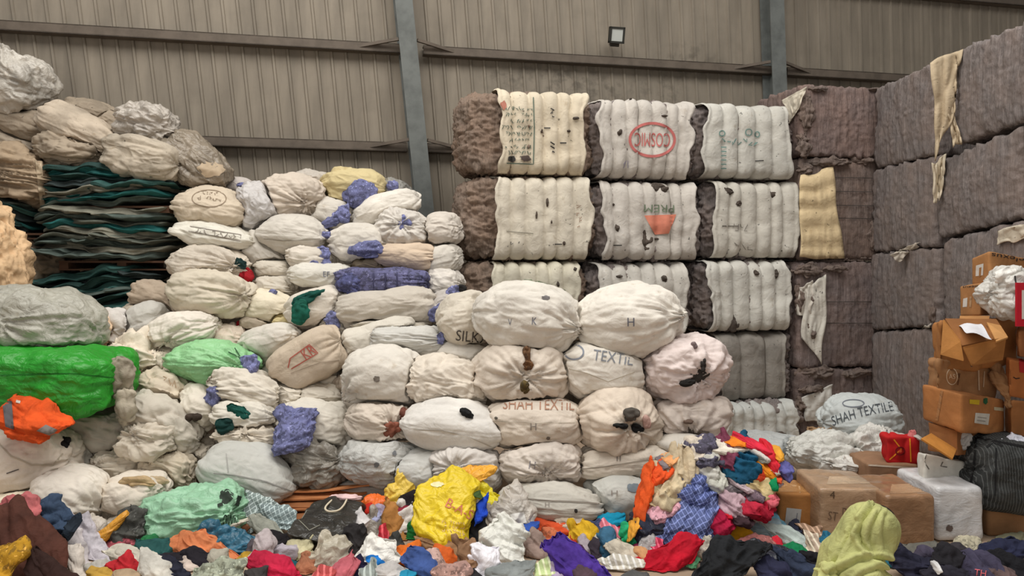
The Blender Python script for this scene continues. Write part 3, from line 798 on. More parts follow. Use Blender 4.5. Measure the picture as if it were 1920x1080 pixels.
E('grey-white dented sack in the left bottom of the stack', 712, 862, 136, 82, 6.0, 0, 'r', (208, 208, 204), mk='plastic', fold=.02, prints=[('D', 706, 872, 5, 5, (120, 124, 128)), ('D', 736, 888, 6, 3, (110, 106, 106)), ('D', 740, 850, 4, 5, (130, 132, 136))])
E('light grey sack behind the yellow bag', 796, 880, 104, 64, 5.9, -8, 'r', (206, 206, 202))
E('white wrinkled sack behind the orange plastic bag', 874, 878, 136, 86, 5.85, 4, 'r', (218, 212, 206), tps=[(852, 862, -.14)])
E('round sack drawn into a pleated knot in its centre', 1014, 869, 150, 90, 5.85, 0, 'r', (214, 204, 194), tps=[(1026, 876, -.2)], pr=1.1, prints=[('T', 'H', 998, 872, 12, 14, 8, (150, 146, 150))])
E('flat pillow-like sack with a side seam under the gaping sack', 1168, 862, 172, 76, 5.92, -5, 'p', (222, 212, 198), pr=1.1, lump=.04,
  prints=[('L', [(1086, 880), (1130, 876), (1190, 866), (1246, 860)], 2, (160, 150, 136)), ('T', 'II', 1160, 858, 8, 12, 0, INK)])
E('flat pale sack under the round right-end sack', 1300, 836, 150, 56, 6.0, 4, 'p', (212, 206, 196))
E('long seamed sack lying lowest at the front of the stack', 1034, 942, 182, 72, 5.62, 4, 'p', (206, 202, 192), pr=1.2, lump=.05,
  prints=[('L', [(960, 930), (1010, 938), (1070, 940), (1124, 944)], 2.4, (150, 142, 132)), ('D', 1080, 958, 3, 4, (50, 46, 44)), ('T', 'H', 1026, 946, 8, 8, 0, INK)])
E('grey-white dirty sack right of the long seamed sack', 1158, 930, 118, 78, 5.75, -4, 'r', (196, 196, 190), prints=[('D', 1188, 914, 12, 8, (120, 130, 138)), ('T', 'H', 1152, 924, 12, 9, 0, INK)])
E('flat grey sack on the floor behind the cardboard sheets', 708, 915, 136, 44, 6.1, 0, 'r', (168, 164, 158))
E('flat grey sack behind the colourful clothes heap', 1440, 842, 128, 54, 6.7, 2, 'r', (184, 188, 188), mk='plastic')

# right rear
g = 'sacks and plastic before the bales on the right'
Rr = lambda lb, x, y, w, h, Y, rot, typ, col, **k: sack(lb, x, y, w, h, Y, rot, typ, col, group=g, **k)
Rr('grey-white sack printed with large black lettering in an arc', 1612, 786, 138, 88, 7.05, -4, 'r', (196, 202, 202), mk='sack', lump=.04,
   prints=[('T', 'SHAH TEXTILE', 1616, 772, 118, 18, -14, (84, 90, 96), 4), ('O', 1600, 756, 20, 7, 2, (120, 126, 136))])
Rr('crumpled white plastic sack before the lettered sack', 1634, 832, 118, 48, 6.6, -6, 'r', (222, 220, 214), mk='plastic', fold=.05, tps=[(1650, 806, .1)])
Rr('crumpled white plastic sheet beside the clothes heap', 1535, 850, 132, 60, 6.5, 6, 'r', (214, 214, 208), mk='plastic', fold=.05)
Rr('small crumpled white plastic in front of the white sheet', 1590, 868, 100, 34, 6.3, 8, 'r', (216, 214, 208), mk='plastic', fold=.05)
# ---------------------------------------------------------------- loose clothes and bags on the floor
def K(lb, x, y, w, h, col, rot=0, **k):
    nm = k.pop('name', None)
    if nm is None:
        words = lb.split()
        nm = 'garment'
        for wd in ('shirt', 'trousers', 'jeans', 'scarf', 'jacket', 'sock', 'strap', 'sleeve', 'pouch', 'cap', 'vest'):
            if wd in words[:6]: nm = wd
    k.setdefault('group', 'loose clothes on the floor' if y > 930 and not (1180 < x < 1480 and y < 990) else 'clothes on the colourful heap')
    return cloth(lb, x, y, w, h, col, rot, name=nm, **k)
PL = dict(mk='plastic', rough=.4)

# orange vest over the open sack
vest = cloth('orange high-visibility vest with grey bands on the open white sack', 66, 783, 136, 60, (236, 92, 36), 20, Y=5.42, name='safety_vest', cat='vest', pr=1.3, dep=.12, rag=.3, fold=.025,
      prints=[('Q', [(4, 752), (22, 752), (26, 806), (10, 800)], (96, 94, 98)), ('Q', [(68, 808), (86, 796), (108, 806), (96, 818)], (130, 122, 118)), ('L', [(30, 752), (38, 754)], 5, (210, 200, 190))])

# bottom left
K('large dark brown cloth spread at the lower left corner', 52, 1040, 196, 92, (88, 52, 42), 36, fold=.014, fr=(1.5, 5, 5), pr=1.1, rag=.2)
K('darker brown cloth fold along the bottom left edge', 96, 1082, 140, 44, (56, 34, 30), 30, fold=.016, rag=.2, fr=(1.5, 5, 5), up=.08)
K('shiny tan satin cloth fold over the brown cloth', 40, 1030, 110, 32, (206, 150, 104), 40, mk='satin', up=.18, fold=.015, rag=.25, pr=1.2)
K('gold printed cloth in the bottom left corner', 10, 1064, 62, 76, (202, 152, 44), 10, mk='print', up=.12, fold=.02, pr=1.2)
K('rose pink cloth between brown cloth and white sack', 28, 960, 84, 46, (200, 112, 114), 20, fold=.03, Y=4.8)
K('crumpled blue-grey jeans lying on the white sack', 88, 966, 82, 48, (60, 78, 104), 12, fold=.04, pr=1.1, Y=4.9)
K('dark navy cloth end hanging from the blue-grey jeans', 132, 988, 28, 34, (36, 46, 58), 30, Y=4.85)
K('white crumpled shirt below the blue-grey jeans', 112, 1000, 92, 40, (232, 222, 216), 14, up=.06)
K('white trousers, the leg nearer the brown cloth', 138, 1034, 104, 34, (224, 216, 218), 36, fold=.035, fr=(1.5, 9, 9), rag=.25)
K('white trousers, the upper leg pointing to the red cloth', 178, 1024, 116, 36, (214, 208, 216), 33, fold=.035, fr=(1.5, 9, 9), rag=.25)
K('white trimmed cloth edge along the brown cloth', 146, 1064, 92, 24, (226, 216, 206), 52, fold=.03)
K('dark purple cloth right of the white trousers', 188, 1014, 62, 22, (62, 46, 58), 14)
K('pink and red printed cloth below the black printed bag', 228, 1021, 60, 20, (186, 92, 102), -6, mk='print')
K('orange plastic strip leaning on the black printed bag', 210, 988, 70, 18, (226, 160, 54), -42, Y=5.12, **PL)
K('black printed bag standing left of the mint plastic bag', 244, 992, 58, 64, (84, 84, 80), 10, mk='print', rag=.3, Y=5.15)
K('small white cloth below the orange plastic strip', 222, 1010, 36, 14, (236, 226, 220), 6)
K('clear wrinkled plastic bag in front of the open beige-cloth sack', 216, 966, 56, 50, (206, 196, 182), 10, Y=5.5, mk='film', rough=.3)
K('crumpled grey-white plastic below the smooth white sack', 170, 1000, 56, 40, (212, 202, 190), 10, Y=5.2, **PL)
K('mustard scrap behind the smooth white sack', 194, 942, 28, 26, (196, 164, 50), 10, Y=5.9)
K('cream cloth with soft folds left of the teal cloth', 248, 1046, 104, 30, (228, 222, 206), 12, fr=(2, 8, 8))
K('cream cloth tail running to the bottom edge', 296, 1070, 84, 34, (226, 222, 212), 34, fr=(2, 8, 8))
K('bright red cloth on the cream cloth at left', 236, 1064, 74, 26, (204, 44, 54), 22, pr=1.1)
K('round greyish white cap near the red cloth', 184, 1064, 38, 20, (204, 200, 192), 0, rag=.15)
K('small yellow scrap at the bottom near the cap', 190, 1080, 52, 18, (210, 168, 76), 4)
K('beige rag beside the small yellow scrap', 232, 1084, 50, 18, (196, 170, 140), 4)
K('green cloth under the mint plastic bag', 272, 1022, 36, 26, (46, 128, 76), 10)
K('dark teal cloth left of the orange cloth', 292, 1036, 74, 34, (44, 94, 92), 14)
K('small white printed rag at the foot of the mint bag', 315, 1021, 34, 16, (214, 216, 206), 6, mk='print')
K('orange cotton cloth in front of the mint plastic bag', 376, 1026, 128, 38, (232, 142, 94), 15, fold=.03, fr=(2, 9, 9), pr=1.1)
K('teal blue satin cloth behind the orange cloth', 424, 1014, 104, 44, (52, 112, 140), 8, mk='satin', rough=.4, pr=1.05)
K('pale plastic rim beside the mint plastic bag', 396, 996, 100, 16, (226, 216, 200), -14, Y=5.25)
K('black cloth under the orange cotton cloth', 366, 1050, 110, 26, (38, 34, 42), 12)
K('dark navy cloth in front of the dark teal cloth', 322, 1066, 60, 30, (40, 42, 58), 14)
K('white and peach rag between the black cloths', 352, 1058, 52, 18, (226, 208, 196), 10)
K('light grey-beige rag below the teal satin', 408, 1050, 40, 24, (196, 190, 174), 10)
K('grey-green crumpled printed cloth at the bottom', 412, 1070, 104, 34, (186, 192, 172), -4, mk='print')
K('mustard cloth peeping below the teal satin', 462, 1045, 28, 18, (200, 158, 54), 0)
K('crimson pink cloth at the bottom centre-left', 512, 1064, 116, 30, (208, 38, 74), 14, fold=.03, fr=(2, 8, 8), pr=1.1)
K('dark grey cloth under the crimson pink cloth', 482, 1082, 50, 26, (70, 66, 66), 8)
K('dark teal strip behind the crimson pink cloth', 548, 1063, 76, 18, (30, 98, 110), 12)
K('grey plaid shirt beside the mint plastic bag', 482, 968, 84, 52, (150, 164, 162), 30, mk='plaid', pr=1.1)
K('grey plaid sleeve reaching toward the black paper bag', 520, 966, 66, 32, (146, 162, 164), 24, mk='plaid', Y=5.4)
K('grey-white cloth tail under the grey plaid shirt', 506, 1000, 96, 26, (170, 172, 160), 30)
K('brown-orange rag between mint bag and plaid shirt', 456, 990, 30, 26, (186, 126, 92), 30)
K('small black rag below the plaid shirt', 522, 1013, 50, 20, (34, 30, 34), 4)
K('pale lavender stiff pouch below the black paper bag', 530, 1036, 60, 26, (198, 190, 200), -4, rag=.15, fold=.012, typ='b')
K('lavender-white cloth left of the stiff pouch', 490, 1032, 42, 48, (204, 192, 194), 30)
K('dark plum rag beside the lavender-white cloth', 474, 1032, 30, 26, (92, 84, 90), 20)
K('pale yellow crumpled net right of the stiff pouch', 568, 1026, 40, 34, (214, 206, 168), 20)
K('clear crumpled plastic bag below the black paper bag', 612, 1044, 88, 50, (198, 190, 172), 8, mk='film', rough=.3, fold=.05)
K('brown and tan rag left of the clear crumpled plastic', 576, 1058, 42, 28, (178, 118, 88), 30)
K('red and white printed rag at the bottom by the plastic', 608, 1076, 44, 24, (196, 84, 84), -10, mk='stripe')
K('dusty pink cloth at the bottom left of the blue-print bag', 648, 1066, 62, 32, (212, 112, 124), -36)
K('navy rag between the pink cloth and the blue-print bag', 672, 1062, 32, 28, (34, 30, 62), 10)
K('white plastic bag with bright blue print', 708, 1040, 86, 42, (230, 228, 222), -6, name='plastic_bag', cat='bag', prints=[('D', 700, 1048, 14, 8, (30, 130, 220)), ('D', 714, 1056, 10, 6, (30, 130, 220))], **PL)
K('white rag below the blue-print bag', 730, 1074, 70, 22, (214, 210, 208), 4)
K('grey-green rag with cords below the blue-print bag', 694, 1072, 38, 30, (158, 168, 164), 40, mk='stripe')
K('cyan blue scrap at the bottom edge in the centre', 758, 1080, 34, 16, (40, 156, 196), -10)
K('translucent grey plastic boot shape right of the black bag', 690, 1004, 48, 74, (166, 158, 148), 6, mk='film', rough=.3, Y=5.35)
K('small white paper flap on the black paper bag edge', 678, 976, 26, 34, (230, 226, 226), -40, Y=5.3, rag=.2)
K('black cloth under the right edge of the black paper bag', 664, 1014, 50, 46, (48, 45, 46), 10)
K('bright orange plastic scrap right of the black bag', 698, 944, 42, 26, (240, 112, 34), -10, Y=5.55, **PL)
K('red scrap below the bright orange plastic', 694, 956, 28, 14, (206, 44, 30), 8, Y=5.5)
K('lavender cloth strip by the orange plastic scrap', 730, 960, 56, 20, (196, 180, 204), 32, Y=5.5)
K('pale blue rag below the lavender strip', 706, 966, 24, 16, (176, 180, 214), 10, Y=5.45)
K('pale yellow crumpled plastic bag in front of the stack', 746, 928, 66, 46, (240, 206, 84), -18, name='plastic_bag', cat='bag', Y=5.65, fold=.03, **PL)
K('black cloth left of the yellow printed bag', 768, 940, 38, 24, (32, 24, 28), -18, Y=5.5)
K('dark red strip under the black cloth', 748, 953, 48, 11, (136, 40, 56), -8, Y=5.45)
K('round white cloth left of the yellow printed bag', 766, 974, 48, 48, (238, 232, 226), 10, rag=.25, fold=.03, Y=5.4)
K('brown shoe-like bag left of the green rag', 738, 988, 34, 68, (186, 130, 70), -28, Y=5.35, fold=.02, rag=.25)
K('green rag below the round white cloth', 776, 1002, 32, 30, (34, 118, 54), 20, Y=5.3)
K('magenta scrap beside the green rag', 788, 995, 16, 18, (190, 70, 130), 0, Y=5.28)
K('red and white rag below the translucent plastic', 718, 1010, 24, 36, (188, 44, 56), 10, mk='stripe')
K('dark grey rag beneath the brown shoe-like bag', 738, 1018, 34, 30, (66, 68, 66), 20)
K('grey strip right of the green rag', 800, 1008, 18, 34, (178, 172, 174), 10)
yb = cloth('bright yellow plastic bag with pink lettering', 836, 956, 112, 122, (244, 214, 40), 18, Y=5.2, mk='plastic', rough=.4, name='plastic_bag', cat='bag', rag=.3, fold=.02, fr=(5, 6, 6), pr=1.3, dep=.14, group='coloured plastic bags',
      prints=[('T', 'B-A-S', 862, 954, 54, 18, 28, (226, 140, 110)), ('D', 820, 908, 12, 5, (250, 240, 190))] + [q for y in (980, 988, 996, 1003) for q in scrawl(850, y, 44, 5, 6, (238, 206, 150), 9, y)])
K('orange-yellow plastic bag behind the yellow printed bag', 880, 894, 80, 28, (240, 176, 56), -12, name='plastic_bag', cat='bag', Y=5.45, **PL)
K('lime yellow shiny plastic bag right of the yellow printed bag', 906, 930, 76, 44, (234, 218, 40), 24, name='plastic_bag', cat='bag', Y=5.4, **PL)
K('dark green label patch on the lime yellow bag', 884, 926, 30, 14, (70, 96, 50), 4, Y=5.25, rag=.1, fold=.008)
K('grey cloth under the lime yellow bag', 884, 944, 60, 20, (176, 164, 154), 16, Y=5.3)
K('royal blue scarf by the yellow printed bag', 904, 956, 22, 40, (34, 76, 200), 36, Y=5.2)
K('pair of black leggings right of the yellow printed bag', 898, 992, 30, 76, (54, 52, 54), 6, Y=5.2, rag=.25, fold=.02)
K('small black cloth at the foot of the black leggings', 880, 1018, 44, 20, (24, 22, 24), 4, Y=5.1)
K('grey-white sock behind the white plastic bags', 918, 980, 26, 40, (206, 196, 182), 6, Y=5.25)
K('clear plastic bag with black printed label', 962, 966, 76, 66, (206, 198, 188), 20, mk='film', rough=.3, name='plastic_bag', cat='bag', Y=5.25, fold=.035, prints=[('Q', [(956, 964), (982, 960), (988, 980), (964, 984)], (232, 230, 226)), ('T', '3E', 972, 973, 16, 11, -10, (50, 50, 54))])
K('white plastic bag standing below the clear labelled bag', 940, 1020, 90, 64, (234, 234, 226), 12, name='plastic_bag', cat='bag', fold=.04, **PL)
K('bluish white plastic bag in front of the other white bag', 914, 1054, 76, 48, (236, 234, 242), 14, name='plastic_bag', cat='bag', fold=.04, **PL)
K('tan brown cloth draped below the yellow printed bag', 836, 1022, 112, 36, (164, 128, 94), 8, pr=1.1)
K('tan brown cloth tail falling toward the bluish white bag', 878, 1046, 46, 56, (156, 120, 90), -20)
K('orange cotton top left of the blue denim piece', 762, 1040, 58, 30, (242, 124, 42), -8)
K('blue denim piece at the bottom centre', 788, 1056, 76, 36, (70, 96, 160), 22, fold=.03, pr=1.05)
K('pink speckled oval cloth right of the denim', 812, 1054, 40, 26, (226, 190, 180), 26, mk='print', rag=.2)
K('orange twisted cloth under the tan brown cloth', 832, 1046, 52, 24, (232, 108, 44), 22)
K('pinkish beige printed cloth at the bottom right of the denim', 846, 1074, 66, 30, (200, 160, 150), 6, mk='print')
K('black round rag at the bottom edge near the beige print', 886, 1080, 24, 20, (44, 42, 46), 0)
K('grey cloth at the bottom below the white plastic bags', 962, 1070, 92, 30, (150, 156, 156), -6)
K('royal blue cloth end right of the clear labelled bag', 990, 990, 36, 18, (54, 92, 184), -20, Y=5.15)
K('white cloth strip under the royal blue cloth end', 984, 1002, 40, 14, (230, 226, 226), 4)
K('mauve grey cloth right of the white plastic bag', 1004, 1020, 58, 36, (164, 142, 132), 22)
K('orange red cloth strip in front of the long seamed sack', 1038, 990, 92, 20, (230, 92, 50), 8, pr=1.05)
K('orange and white printed top under the orange red strip', 1040, 1010, 56, 28, (226, 128, 88), 6, mk='print')
K('beige knit right of the orange red strip', 1072, 982, 60, 18, (206, 190, 172), 6, Y=5.4)
K('golden yellow cloth right of the orange top', 1092, 1004, 50, 38, (232, 186, 44), 14)
K('red berry-coloured rag on the golden yellow cloth', 1072, 1016, 20, 20, (190, 60, 40), 0)
K('lemon yellow rag left of the golden yellow cloth', 1048, 1025, 40, 18, (236, 218, 54), -16)
K('turquoise cloth in front of the grey-white dirty sack', 1138, 976, 56, 22, (20, 156, 196), -4, pr=1.1, Y=5.45)
K('slate blue cloth below the turquoise cloth', 1120, 998, 32, 38, (68, 78, 114), 10)
K('dark raspberry strip below the turquoise cloth', 1152, 989, 46, 12, (184, 40, 70), -10)
K('pink striped cloth left of the emerald cloth', 1148, 1004, 44, 28, (232, 124, 140), 24, mk='stripe')
K('emerald green cloth below the blue plaid shirt', 1186, 1008, 54, 38, (44, 186, 126), -8, pr=1.15, rag=.3)
K('denim blue sock-like cloth left of the emerald cloth', 1140, 1018, 34, 42, (66, 114, 146), 16)
K('lavender grey rag above the purple cloth', 1100, 1026, 32, 24, (190, 178, 186), 30)
K('dark cord bundle right of the lavender rag', 1116, 1030, 22, 34, (60, 52, 62), 10)
K('white ankle sock beside the denim blue cloth', 1117, 1024, 10, 30, (230, 226, 218), 8)
K('cream cotton top right of the purple cloth', 1164, 1036, 62, 30, (222, 212, 194), 14)
K('cream cord tangle under the cream cotton top', 1164, 1056, 74, 22, (218, 212, 198), 4, mk='stripe')
K('deep purple cloth spread at the bottom centre-right', 1090, 1056, 132, 48, (84, 56, 158), 24, fold=.035, fr=(2, 8, 8), pr=1.1)
K('dark plum cloth behind the deep purple cloth', 1076, 1033, 56, 18, (84, 48, 84), 0)
K('lime striped cloth at the bottom left of the purple cloth', 1020, 1068, 46, 28, (208, 226, 164), -10, mk='stripe')
K('pale lavender top in front of the purple cloth', 1056, 1066, 50, 34, (190, 174, 204), 8)
K('plum brown rag beside the pale lavender top', 1092, 1074, 38, 30, (92, 72, 82), 10)
K('dark grey round rag at the bottom by the red cloth', 1196, 1080, 44, 14, (96, 96, 96), 0)

# under and before the heap, right half
K('scarlet red cloth with a pointed corner', 1262, 1040, 108, 46, (200, 18, 44), -18, fold=.025, fr=(2, 7, 7), pr=1.15, rag=.35)
K('scarlet strap tail left of the scarlet cloth', 1212, 1052, 44, 14, (206, 26, 44), 6)
K('grey patterned rag left of the scarlet cloth', 1222, 1026, 40, 32, (194, 190, 190), -20, mk='print')
K('orange and cream rag under the grey patterned rag', 1208, 1044, 34, 20, (228, 170, 120), 6)
K('pink and white striped rag by the scarlet cloth', 1234, 1030, 26, 28, (206, 54, 88), -20, mk='stripe')
K('magenta scrap left of the grey patterned rag', 1198, 1030, 26, 16, (176, 60, 110), 0)
K('cream printed blouse right of the scarlet cloth', 1328, 1030, 52, 38, (206, 198, 184), 10, mk='print')
K('small green rag below the cream printed blouse', 1298, 1056, 28, 18, (90, 150, 110), -20)
K('pink cup-shaped cloth before the mustard cloth', 1356, 1036, 30, 16, (224, 150, 178), 0)
K('dark plum rag above the pink cup-shaped cloth', 1362, 1024, 34, 18, (76, 62, 80), 6)
K('mustard yellow cloth below the crimson cloth', 1374, 1000, 90, 34, (240, 174, 34), 4, pr=1.15, fold=.035)
K('dusty rose printed skirt right of the mustard cloth', 1412, 1022, 96, 28, (178, 112, 108), -12, mk='print')
K('bright red scrap beside the green top', 1456, 1026, 30, 24, (230, 44, 64), 20)
K('green sports top left of the woman', 1492, 1034, 50, 24, (22, 138, 86), 8)
K('black dress lying at the bottom right of the scarlet cloth', 1362, 1064, 150, 56, (36, 38, 42), -10, fold=.04, pr=1.1)
K('black shiny jacket under the dusty rose skirt', 1436, 1042, 100, 32, (42, 46, 58), 4, mk='satin', rough=.4)
K('navy blue garment at the bottom near the black dress', 1442, 1072, 66, 36, (48, 50, 78), 10)
K('dark blue jeans folded left of the woman', 1496, 1066, 80, 44, (52, 62, 86), 28, fold=.03)
K('black garment tucked under the green sports top', 1526, 1056, 62, 34, (30, 28, 34), 10)
K('light blue trousers in front of the small taped carton', 1440, 988, 104, 30, (182, 208, 220), 14, pr=1.05)
K('sky blue trimmed shirt below the small taped carton', 1432, 966, 66, 44, (138, 200, 228), 34, fold=.03, Y=5.5)
K('pale grey-green trouser leg beside the dusty rose skirt', 1482, 1010, 92, 26, (198, 212, 208), 24, fr=(2, 9, 9))
K('beige pink rag inside the sky blue shirt', 1412, 972, 60, 18, (212, 190, 178), 10, Y=5.4)
K('tan belt bundle before the first wrapped carton', 1524, 1000, 48, 24, (186, 152, 126), 22, mk='stripe')
K('pink and beige striped cloth left of the woman', 1530, 1026, 46, 34, (206, 184, 164), 48, mk='stripe')
K('teal blue rag beside the striped beige cloth', 1554, 1016, 26, 22, (44, 118, 150), 0)
K('small navy rag under the label of the taped carton', 1490, 992, 26, 22, (48, 52, 72), -30, Y=5.3)
K('dark cloth beneath the blue plaid shirt', 1322, 1006, 60, 24, (48, 46, 62), -6)

# right bottom, dark clothes
K('navy trousers right of the woman', 1722, 1060, 110, 44, (44, 44, 64), 16, fold=.04)
K('plum grey shirt right of the woman', 1742, 1050, 62, 26, (82, 76, 96), -10)
K('pink printed rag beside the face of the woman', 1683, 1042, 34, 24, (226, 118, 124), 24, mk='print')
K('teal rag in front of the face of the woman', 1666, 1046, 26, 28, (44, 110, 130), 20)
K('white lace rag before the second wrapped carton', 1706, 1046, 36, 18, (214, 200, 190), 20)
K('grey-green floor cloth before the white wrapped carton', 1728, 1030, 90, 20, (122, 120, 112), -2)
K('pink rag on the dark clothes', 1762, 1042, 36, 14, (206, 150, 160), 0)
K('cream printed scarf below the white wrapped carton', 1816, 1026, 52, 20, (214, 206, 180), -8, mk='print')
K('black coat among the dark clothes right of the plum shirt', 1790, 1062, 70, 50, (38, 36, 42), -20, fold=.05)
K('dark grey jacket behind the black coat', 1786, 1036, 52, 26, (64, 60, 66), 14)
K('navy blue jacket at the right edge below the low carton', 1884, 1030, 96, 34, (44, 48, 76), -10, fold=.04)
K('black trousers at the right edge below the navy jacket', 1896, 1060, 80, 36, (30, 30, 36), 16)
K('plum purple hoodie with red lettering', 1838, 1064, 84, 42, (76, 72, 96), 22, fold=.02, pr=1.1, rag=.3, prints=[('T', 'TH', 1838, 1074, 22, 12, 8, (240, 120, 130))])
K('brown-grey knit at the bottom right corner', 1882, 1076, 56, 26, (112, 92, 92), 10)
K('olive cloth strip along the low carton', 1890, 1012, 70, 12, (120, 118, 96), -8)
K('white tag-like rag on the navy trousers', 1756, 1064, 10, 14, (236, 236, 236), 10, Y=4.5)
K('dark slate skirt at the bottom right of the woman', 1776, 1086, 90, 34, (48, 46, 58), 6)

# colourful heap
HP = lambda py: float(np.interp(py, [830, 870, 920, 1000], [5.45, 5.38, 5.28, 5.1]))
def J(lb, x, y, w, h, col, rot=0, **k):
    k.setdefault('Y', HP(y)); k.setdefault('dep', .11)
    return K(lb, x, y, w, h, col, rot, group='clothes on the colourful heap', **k)
J('blue plaid shirt spread down the front of the heap', 1288, 965, 160, 84, (96, 108, 156), -34, mk='plaid', pr=1.3, fold=.03, fr=(3, 6, 6), rag=.3)
J('blue plaid shirt collar end higher on the heap', 1300, 918, 86, 62, (86, 98, 150), -20, mk='plaid', pr=1.25, fold=.035, name='shirt')
J('cream cloth left of the blue plaid shirt', 1254, 912, 84, 66, (216, 198, 164), -24, fold=.05)
J('cream pleated skirt near the top left of the heap', 1282, 874, 58, 62, (208, 190, 160), 6, fr=(16, 4, 2), fold=.035)
J('beige cloth low at the left flank of the heap', 1238, 936, 60, 34, (204, 186, 150), -20)
J('orange cloth strip running down the left flank of the heap', 1210, 926, 24, 104, (232, 92, 36), 22, fold=.025, rag=.2, pr=1.2)
J('orange scarf end at the upper left of the heap', 1240, 884, 52, 22, (240, 90, 40), -28, pr=1.2)
J('apricot rag above the orange scarf end', 1256, 862, 30, 16, (236, 168, 112), -20)
J('small grey rag left of the cream pleated skirt', 1243, 868, 26, 14, (132, 122, 126), -10)
J('off-white cloth along the ridge of the heap', 1350, 836, 120, 20, (236, 228, 214), 4, pr=1.1)
J('ivory cloth at the upper left shoulder of the heap', 1302, 842, 44, 32, (228, 216, 200), -20)
J('slate floral cloth below the off-white ridge cloth', 1322, 846, 64, 38, (98, 94, 114), -16, mk='print')
J('light grey cloth hanging below the slate floral cloth', 1326, 870, 46, 54, (214, 212, 204), 14, pr=1.15, fold=.03)
J('light grey cloth lower fold above the plaid collar', 1342, 896, 46, 44, (204, 204, 194), 40, fold=.03)
J('maroon cloth near the top of the heap', 1362, 856, 44, 54, (126, 62, 84), 6, pr=1.1)
J('petrol blue cloth right of the maroon cloth', 1392, 862, 58, 66, (22, 84, 116), 14, pr=1.1)
J('petrol blue fold under the maroon cloth', 1366, 886, 38, 26, (20, 78, 104), 6)
J('orange rag at the very top of the heap', 1378, 827, 40, 14, (242, 136, 36), 6)
J('pinkish red strip along the upper right ridge', 1414, 834, 76, 16, (232, 50, 74), 24, pr=1.1)
J('white strip below the pinkish red strip', 1420, 846, 50, 14, (232, 228, 222), 36)
J('red cloth at the right shoulder of the heap', 1442, 858, 26, 46, (226, 44, 60), -8)
J('grey-green rag beside the right shoulder red cloth', 1428, 858, 28, 16, (140, 138, 126), 10)
J('orange strip slanting across the right side of the heap', 1424, 872, 52, 18, (244, 152, 40), 46, pr=1.1)
J('orange-red rag under the slanting orange strip', 1406, 882, 44, 24, (228, 76, 44), 26)
J('white green-edged rag right of the slanting orange strip', 1446, 876, 22, 18, (220, 226, 214), 0)
J('amber rag at the right shoulder edge of the heap', 1454, 854, 20, 22, (246, 176, 64), 20)
J('lilac blue cloth at the right end of the heap', 1464, 878, 30, 34, (108, 108, 176), -14)
J('red-orange rag at the end above the small taped carton', 1452, 894, 22, 12, (220, 88, 50), 10)
J('emerald rag above the pink cloth', 1444, 901, 22, 30, (12, 146, 90), 6, pr=1.1)
J('straw yellow cloth in the middle right of the heap', 1410, 902, 76, 36, (222, 200, 150), 24, fold=.04)
J('pinkish grey strip under the petrol fold', 1384, 902, 62, 18, (212, 192, 200), 28, pr=1.05)
J('dark grey floral rag under the pinkish grey strip', 1362, 912, 44, 24, (104, 94, 98), 10, mk='print')
J('plum floral rag right of the mauve cloth', 1412, 922, 42, 32, (124, 104, 116), 20, mk='print')
J('mauve cloth right of the blue plaid shirt', 1366, 938, 58, 50, (198, 168, 178), 34, pr=1.05)
J('coral pink cloth beside the small taped carton', 1438, 924, 38, 34, (240, 116, 130), 0)
J('crimson cloth in the middle of the right heap', 1404, 946, 48, 36, (190, 42, 66), 6)
J('dark crimson cloth beside the small taped carton', 1430, 948, 44, 42, (172, 26, 52), 30)
J('red rag right of the plaid shirt tail', 1362, 960, 22, 18, (214, 30, 52), 0)
J('deep crimson cloth under the red rag', 1350, 978, 50, 42, (172, 22, 62), -20)
J('pink flowered cloth left of the plaid shirt tail', 1238, 957, 66, 28, (236, 178, 192), -26, mk='print')
J('navy speckled cloth at the foot of the left flank', 1214, 978, 58, 50, (48, 52, 70), 10, mk='print')
J('amber strip at the left foot of the heap', 1188, 984, 14, 40, (232, 166, 62), 36)
J('dark cloth between crimson and plaid', 1386, 968, 44, 30, (64, 44, 50), 0)
# added filler forming the body of the heap behind its gaps
J('brown filler cloth seen in gaps of the heap', 1330, 905, 150, 110, (120, 100, 92), 0, Y=5.75, dep=.3, pr=.7)
J('grey filler cloth seen in gaps at the right of the heap', 1420, 930, 110, 110, (122, 104, 108), 0, Y=5.75, dep=.25, pr=.7)

# mint plastic bag
mint = sack('mint green plastic bag with black print before the heap foot', 364, 968, 192, 100, 5.4, -2, 'r', (158, 206, 172), mk='plastic', name='plastic_bag', cat='bag', group='coloured plastic bags', fold=.03, pr=1.25, lump=.06, tps=[(448, 946, -.08)], dep=.3,
    prints=[('D', 424, 930, 12, 12, (56, 66, 58)), ('L', [(408, 948), (424, 942), (436, 924)], 6, (56, 66, 58)), ('L', [(444, 948), (450, 930)], 8, (50, 58, 52)), ('T', 'OWN', 432, 976, 28, 22, 4, (46, 66, 52))])
# ---------------------------------------------------------------- hall: wall, girts, columns, floor
WS = .218; WANG = math.atan(WS)
UX, UY = math.cos(WANG), math.sin(WANG)
W0 = np.array([0.0, 9.49, 0.0])
def wall_pt(u, out=0.0, z=0.0):      # u metres along the wall from the centre, out metres into the hall
    return np.array([u * UX + out * UY, W0[1] + u * UY - out * UX, z])
def wall_at(px, py, out=0.0):        # where the sight line meets the plane of the wall
    d = P(px, py, 1) - CAM
    o = W0 + np.array([out * UY, -out * UX, 0])
    n = np.array([UY, -UX, 0])
    t = ((o - CAM) @ n) / (d @ n)
    q = CAM + d * t
    u = (q - o) @ np.array([UX, UY, 0])
    return u, q[2]
def lean(u):
    return float(np.interp(u, [-6, 4.5], [.135, .03]))

